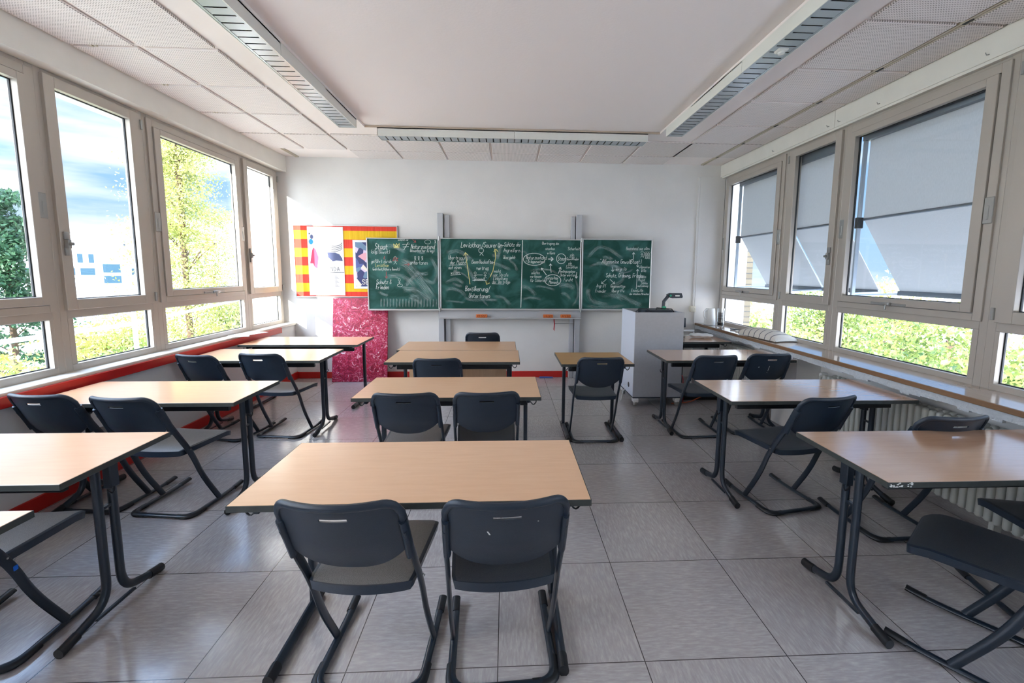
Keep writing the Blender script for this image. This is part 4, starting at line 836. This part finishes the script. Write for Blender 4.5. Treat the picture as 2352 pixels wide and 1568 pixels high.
sheet('paper_sheet', 'white paper sheet on the far left ledge over the red board', -3.06, 5.02, .8265, .21, .297, .5); sheet('paper_sheet', 'lower white paper sheet hanging over the left ledge edge', -3.01, 5.16, .8285, .21, .297, -.35)
# cushion
def cushion():
    t = B(); n = 20
    for sg in (1, -1):
        def fn(u, v):
            a, c_ = u * 2 - 1, v * 2 - 1; q = (1 - abs(a) ** 2.6) * (1 - abs(c_) ** 2.6); pin = 1 - .08 * (1 - a * a) * abs(c_) ** 3
            pn = 1 - .06 * (1 - c_ * c_) * abs(a) ** 3
            z = (.095 * max(0, q) ** .5) * (1 if sg > 0 else .12) + .003 * math.sin(9 * a + 4 * c_) * (sg > 0) * q
            return (a * .15 * pn, c_ * .36 * pin, sg * z + .012 * (sg > 0) * 0)
        t.grid(fn, n, n + 10)
    o = t.out('cushion', CUSH); o.location = (3.01, 4.80, .845); o.rotation_euler = (0, 0, math.radians(6)); return tag(o, 'pale striped cushion lying on the right window sill', 'cushion')
cushion()
# corner table things
t = thing('plastic_bag', 'rolled white plastic bag on the corner table', 'bag', (2.50, 5.33, .752), -.25)
B().grid(lambda u, v: ((u - .5) * .30, .055 * math.cos(2 * PI * v) * (max(0, 1 - abs(u * 2 - 1) ** 4)) ** .5, .030 + .028 * math.sin(2 * PI * v) * (max(0, 1 - abs(u * 2 - 1) ** 4)) ** .5 + .003 * math.sin(20 * u)), 18, 14).out('roll', WHITE, t)
B().grid(lambda u, v: (-.13 - .12 * u, (v - .5) * .09 * (1 - u), .03 - .02 * u), 4, 4).out('twisted_end', WHITE, t)
t = thing('monitor', 'dark blue screen seen edge on above the corner table', 'monitor', (2.42, 5.98, .0))
B().box(-.2, .155, 0, .05, .80, .935, .008, 2).out('screen', DARK, t); B().box(-.12, .09, .01, .06, .60, .80, .004, 1).out('stand', CAPM, t); B().box(-.2, .12, -.05, .15, 0, .60, .006, 1).out('cabinet', CAPM, t)
t = thing('white_rack', 'white metal frame standing behind the corner table', 'rack', (2.45, 5.80, 0))
for q in ((-.3, .17, -.01, .01, .765, .79), (.15, .17, -.01, .01, 0, .77), (-.3, -.28, -.01, .01, 0, .77)): B().box(*q, .004, 2).out('bar', WHITE, t)
t = thing('computer_box', 'black box on the floor behind the pair of chairs at the cart', 'box', (2.42, 5.10, 0)); B().box(-.22, .24, 0, .18, 0, .17, .01, 2).out('case', CAPM, t); B().box(-.15, -.02, -.002, 0, .05, .10).out('vent', DARK, t)
tag(B().tube(fillet([(2.0, 4.95, .009), (2.25, 5.0, .009), (2.4, 5.06, .05), (2.6, 5.05, .14), (2.66, 5.08, .16)], .06, 5), .006, seg=8).out('extension_cord', ORANGE), 'orange extension cord trailing by the black box', 'cord')
tag(B().tube([(2.05, 5.0, .36), (2.13, 4.98, .34), (2.15, 5.0, .30), (2.17, 5.02, .006)], .006, seg=8).out('red_cable', REDP), 'red cable hanging behind the pair of right chairs', 'cable')
tag(B().tube([(.50, 6.25, .012), (.60, 6.255, .012), (.70, 6.24, .012)], .012, .008).out('blue_rod', BLUEP), 'short blue rod lying on the floor at the back wall', 'rod')
# ---------------------------------------------------------------- radiators
for y0, y1, lab in ((4.48, 6.10, 'ribbed white radiator under the sill beside the back wall'), (2.15, 3.75, 'ribbed white radiator under the sill behind the middle right table'), (.35, 2.05, 'ribbed white radiator under the sill nearest the viewer')):
    t = thing('radiator', lab, 'radiator', (2.98, y0, 0), group='ribbed radiators on the right wall'); L = y1 - y0; n = int(L / .05); b = B()
    for k in range(n):
        y = k * L / n
        b.box(-.07, -.02, y, y + .038, .09, .655, .018, 3); b.box(.02, .07, y, y + .038, .09, .655, .018, 3); b.box(-.05, .05, y + .01, y + .028, .60, .645, .008, 1); b.box(-.05, .05, y + .01, y + .028, .10, .145, .008, 1)
    b.tube([(0, -.01, .625), (0, L, .625)], .014).tube([(0, -.01, .12), (0, L, .12)], .014); b.out('ribs', RADM, t)
    B().tube(fillet([(0, L - .02, .625), (0, L + .09, .625), (.0, L + .09, .5), (0, L + .09, .01)], .03, 4), .010).out('pipe', RADM, t)
    B().lathe([(0, 0), (.022, 0), (.026, .02), (.024, .055), (0, .06)], (0, L + .09, .625), 14, 'x').out('valve', WHITE, t)
    for y in (.15, L - .2): B().box(-.03, .03, y, y + .03, 0, .10, .004, 1).out('foot', RADM, t)
# ---------------------------------------------------------------- outside
GZ = -9
tag(B().box(-220, -6, -60, 260, GZ - .5, GZ).out('paved_ground', GRASSM), 'pale paved ground far below the left windows', 'ground', kind='structure')
tag(B().box(-6, 240, 5, 260, GZ - .5, GZ - .01).box(-6, 240, -60, 5, GZ - .5, GZ - .01).out('parking_ground', ASPH), 'pale asphalt parking ground below the right windows', 'ground', kind='structure')
t = thing('handrail', 'galvanised pipe handrail outside the left windows', 'railing', (0, 0, 0))
B().tube(fillet([(-4.2, -1, .96), (-4.2, 5.03, .96), (-5.6, 9.5, .96)], .1, 4), .022).out('top_rail', RAIL, t)
for p in ((-4.2, 5.03), (-4.2, 2.9), (-4.2, .8), (-5.6, 9.5)): B().tube([(p[0], p[1], -.2), (p[0], p[1], 1.12 if p[1] == 5.03 else .96)], .022).out('post', RAIL, t)
tag(B().box(-4.35, -3.56, -2.5, 5.2, -.32, -.2).out('outer_ledge', CONC), 'concrete ledge carrying the handrail outside', 'ledge', kind='structure')
def leaves(name, cen, size, m, parent, seed, flat_=0, asp=.5):
    rg = np.random.default_rng(seed); n = len(cen); a = rg.normal(size=(n, 3)); a[:, 2] *= 1 - flat_; a /= np.linalg.norm(a, axis=1)[:, None]
    b_ = np.cross(a, rg.normal(size=(n, 3))); b_ /= np.linalg.norm(b_, axis=1)[:, None]; s_ = size * rg.uniform(.6, 1.4, n)[:, None]
    V = np.stack([cen - a * s_, cen - b_ * s_ * asp, cen + a * s_, cen + b_ * s_ * asp], 1).reshape(-1, 3)
    me = bpy.data.meshes.new(name); me.vertices.add(4 * n); me.vertices.foreach_set('co', V.ravel()); me.loops.add(4 * n); me.loops.foreach_set('vertex_index', np.arange(4 * n, dtype=np.int32))
    me.polygons.add(n); me.polygons.foreach_set('loop_start', np.arange(0, 4 * n, 4, dtype=np.int32)); me.update(calc_edges=True); me.validate()
    o = finish(name, me, m, parent, False); return o
def tree(label, x, y, top, cr, ch, n, size, m, seed, kind='round', nm='tree', grp=None, dens=40):
    rg = np.random.default_rng(seed); t = thing(nm, label, 'tree', (x, y, GZ), group=grp); H = top - GZ
    cz = H - ch / 2; nc = dens
    if kind == 'round':
        u = rg.normal(size=(nc, 3)); u /= np.linalg.norm(u, axis=1)[:, None]; cc = u * np.array([cr, cr, ch / 2]) * rg.uniform(.45, .92, nc)[:, None] + [0, 0, cz]; sp = cr * .24
    else:
        h = rg.uniform(0, 1, nc) ** .8; an = rg.uniform(0, 2 * PI, nc); rr = cr * (1 - h) ** .7 * rg.uniform(.2, 1, nc) + .1; cc = np.stack([rr * np.cos(an), rr * np.sin(an), H - ch + h * ch], 1); sp = cr * .15
    pts = cc[rg.integers(0, nc, n)] + rg.normal(size=(n, 3)) * sp * np.array([1, 1, .6 if kind == 'round' else .45])
    leaves('foliage', pts, size, m, t, seed + 1)
    b = B(); b.tube([(0, 0, 0), (0, 0, H * .5), (.05, 0, H * .75), (.0, .0, H * (.97 if kind != 'round' else .85))], .045 * cr ** .5 + .05, seg=8)
    b.out('trunk', BARK, t)
    b = B()
    for k in range(min(nc, 26)):
        c_ = cc[k]; z0 = max(H * .35, c_[2] - abs(c_[0]) * .5 - .6); b.tube([(0, 0, z0), (c_[0] * .5, c_[1] * .5, (z0 + c_[2]) / 2 + .1), tuple(c_)], .028 if kind != 'round' else .04, seg=5)
    b.out('branches', BARK, t); return t
def pol(az, dist): a = math.radians(az); return dist * math.sin(a), dist * math.cos(a)
x, y = pol(-35.6, 26); tree('tall airy yellow green larch filling the wide left window', x, y, 9.4, 3.1, 16, 60000, .055, LEAFL, 11, 'cone', 'larch_tree', dens=260)
x, y = pol(-47.6, 34); tree('dark blue green pine beyond the leftmost window', x, y, 5.2, 2.6, 8.5, 16000, .11, LEAFP, 21, 'cone', 'pine_tree', dens=60)
TL = [(-41.8, 30, -.9, 2.2, LEAFY), (-39.2, 24, -1.6, 2.0, LEAFG), (-44.2, 22, -2.0, 2.4, LEAFG), (-36.5, 20, -1.8, 2.2, LEAFY), (-33.0, 23, -1.0, 2.2, LEAFY), (-30.5, 30, .6, 2.4, LEAFG), (-47.5, 17, -1.9, 2.0, LEAFG), (-41.2, 15, -2.8, 1.9, LEAFY), (-51, 20, -.6, 2.2, LEAFY), (-38.3, 14, -3.2, 1.8, LEAFY)]
LTL = ['yellow green tree before the white building', 'green tree right of the white building base', 'green tree left below the white building', 'yellow tree at the foot of the larch', 'yellow tree right of the larch foot', 'green tree beside the far brick corner', 'green tree below the pine', 'low yellow tree behind the handrail post', 'yellow tree at the left picture edge', 'lowest yellow tree seen through the lower left panes']
for i, (az, ds, top, cr, m) in enumerate(TL):
    x, y = pol(az, ds); tree(LTL[i], x, y, top, cr, cr * 1.9, 8000, .085, m, 100 + i, nm='garden_tree', grp='trees below the left windows')
TR = [(31.0, 20, -.2, 2.2, LEAFG), (34.5, 17, -.1, 2.3, LEAFY), (37.5, 30, .9, 2.6, LEAFG), (43.5, 34, 1.1, 3.2, LEAFY), (45.5, 15, -.35, 2.3, LEAFG), (49, 12.5, -.15, 2.3, LEAFY), (52.5, 11, .1, 2.3, LEAFY), (56, 13, .6, 2.6, LEAFG), (47.8, 23, .5, 3.0, LEAFG), (28, 24, .4, 2.6, LEAFY), (51.2, 8.2, -1.25, 1.6, LEAFG)]
LTR = ['green tree beside the brick pier', 'yellow green tree behind the narrow right window', 'far green tree left of the parked cars', 'far yellow tree above the parked cars', 'green tree right of the parked cars', 'big yellow green tree in the wide lower pane', 'yellow green tree at the right picture edge', 'green tree beyond the right picture edge', 'green tree behind the big yellow green one', 'yellow tree hidden mostly by the brick pier', 'nearest low green tree below the right windows']
for i, (az, ds, top, cr, m) in enumerate(TR):
    x, y = pol(az, ds); tree(LTR[i], x, y, top, cr, cr * 2.0, 11000 if ds < 18 else 8000, .075 if ds < 18 else .10, m, 200 + i, nm='street_tree', grp='trees below the right windows', dens=55)
# sumac near the left edge
t = thing('sumac_tree', 'bright green sumac with feathery fronds close outside the leftmost window', 'tree', (-5.6, 4.15, GZ)); rnd = random.Random(3); rg = np.random.default_rng(3); LP = []; st = B()
st.tube([(0, 0, 0), (0, 0, 7.2), (.1, 0, 9.2)], .06, seg=8)
for k in range(46):
    an = rnd.uniform(0, 2 * PI); el = rnd.uniform(-.1, .9); p = Vector((rnd.uniform(-.5, .5), rnd.uniform(-.7, .7), 8.5 + rnd.uniform(-.4, 1.25))); dv = Vector((math.cos(an) * math.cos(el), math.sin(an) * math.cos(el), math.sin(el))); path = [p]
    for s_ in range(12):
        dv = (dv + Vector((0, 0, -.10))).normalized(); p = p + dv * .045; path.append(p)
        sd = dv.cross(Vector((0, 0, 1))).normalized()
        for sg in (-1, 1):
            for q in range(3): LP.append(p + sd * sg * (.03 + .03 * q))
    st.tube(path, .004, seg=4); st.tube([(0, 0, 7.8), path[0]], .010, seg=4)
st.out('stems', BARK, t); leaves('foliage', np.array([tuple(v) for v in LP]), .030, LEAFS, t, 5, .6, .42)
# white building far left
bx, by = pol(-41.5, 115); t = thing('office_building', 'white flat roofed building beyond the trees on the left', 'building', (bx, by, GZ), math.radians(41.5))
B().box(-30, -1, 0, 14, 0, 14.5).out('wall', WBLD, t); B().box(-1, 2.6, -1.2, 14, 0, 16.4).out('stair_tower', WBLD, t); B().box(2.6, 26, 0, 14, 0, 15.0).out('wall', WBLD, t); B().box(-16, 1, 3, 12, 14.5, 17.0).out('roof_storey', WBLD, t); B().box(3.0, 6.2, -.1, 10, 13.4, 16.6).out('roof_plant', mat('plant grey', S(150, 154, 162), .7), t); B().box(6.2, 20, 1, 12, 15, 16.4).out('roof_storey', WBLD, t)
for k in range(14): B().box(-15.6 + k * 1.45 - 4, -15.6 + k * 1.45 - 3.3, -.08, .02, 11.6, 13.2).out('window', BGLASS, t)
for k in range(7): B().box(-19 + k * 2.6, -17.1 + k * 2.6, -.08, .02, 9.3, 10.6).out('window', BGLASS, t)
for k in range(9): B().box(4.0 + k * 1.4, 4.4 + k * 1.4, -.08, .02, 11.6, 13.0).out('window', BGLASS, t)
B().box(-.4, 2.0, -1.28, -1.18, 9.8, 11.4).out('window', BGLASS, t); B().box(-.4, 2.0, -1.28, -1.18, 7.8, 9.2).out('window', BGLASS, t); B().box(3.6, 8, -.08, .02, 9.3, 10.6).out('window', BGLASS, t)
for x in (-14, 1.8, 4.2, 9): B().tube([(x, 4, 16), (x, 4, 19.2)], .07, seg=6).out('mast', RAIL, t)
# parked cars
def car(label, az, ds, col, rz):
    x, y = pol(az, ds); t = thing('parked_car', label, 'car', (x, y, GZ), rz, group='cars parked below the right windows'); m = mat('car paint ' + label[:8], col, .25, .2, coat=.5)
    side = [(-2.15, .35), (-2.2, .75), (-1.95, .95), (-1.3, 1.02), (-.75, 1.42), (.75, 1.45), (1.45, 1.05), (2.05, .95), (2.2, .7), (2.15, .35)]
    B().prism([(a, -.85, c_) for a, c_ in side], (0, 1.7, 0)).out('body', m, t)
    B().prism([(a, -.86, c_) for a, c_ in [(-1.15, 1.02), (-.7, 1.36), (.7, 1.38), (1.28, 1.05)]], (0, 1.72, 0)).out('side_windows', BGLASS, t)
    for a in (-1.35, 1.35):
        for q in (-.86, .66): B().lathe([(0, 0), (.32, 0), (.33, .05), (.33, .15), (.32, .2), (0, .2)], (a, q, .33), 16, 'y').out('wheel', CAPM, t)
for q in (('dark blue car parked below the right windows', 39.4, 74, S(30, 44, 80), .9), ('black car parked next to the dark blue one', 40.7, 76, S(20, 20, 24), .9), ('white car parked in the nearer row', 39.9, 62, S(230, 230, 230), .9), ('silver car parked in the nearer row', 41.6, 64, S(170, 174, 180), .9), ('grey car at the right end of the far row', 42.2, 80, S(100, 104, 110), .9), ('pale car seen below the narrow right window', 36.0, 66, S(214, 214, 214), .9), ('red car at the left end of the near row', 37.9, 68, S(150, 40, 40), .9)): car(*q)
# small hooks left on the right valance
for y in (5.05, 4.19, 4.05, 3.62, 2.80): tag(B().tube([(3.124, y, 3.0), (3.105, y, 2.995), (3.105, y + .008, 3.012)], .003, seg=6).out('wall_hook', STEEL), 'tiny metal hook on the right valance', 'hook', 'tiny hooks on the right valance')
bpy.context.view_layer.update()
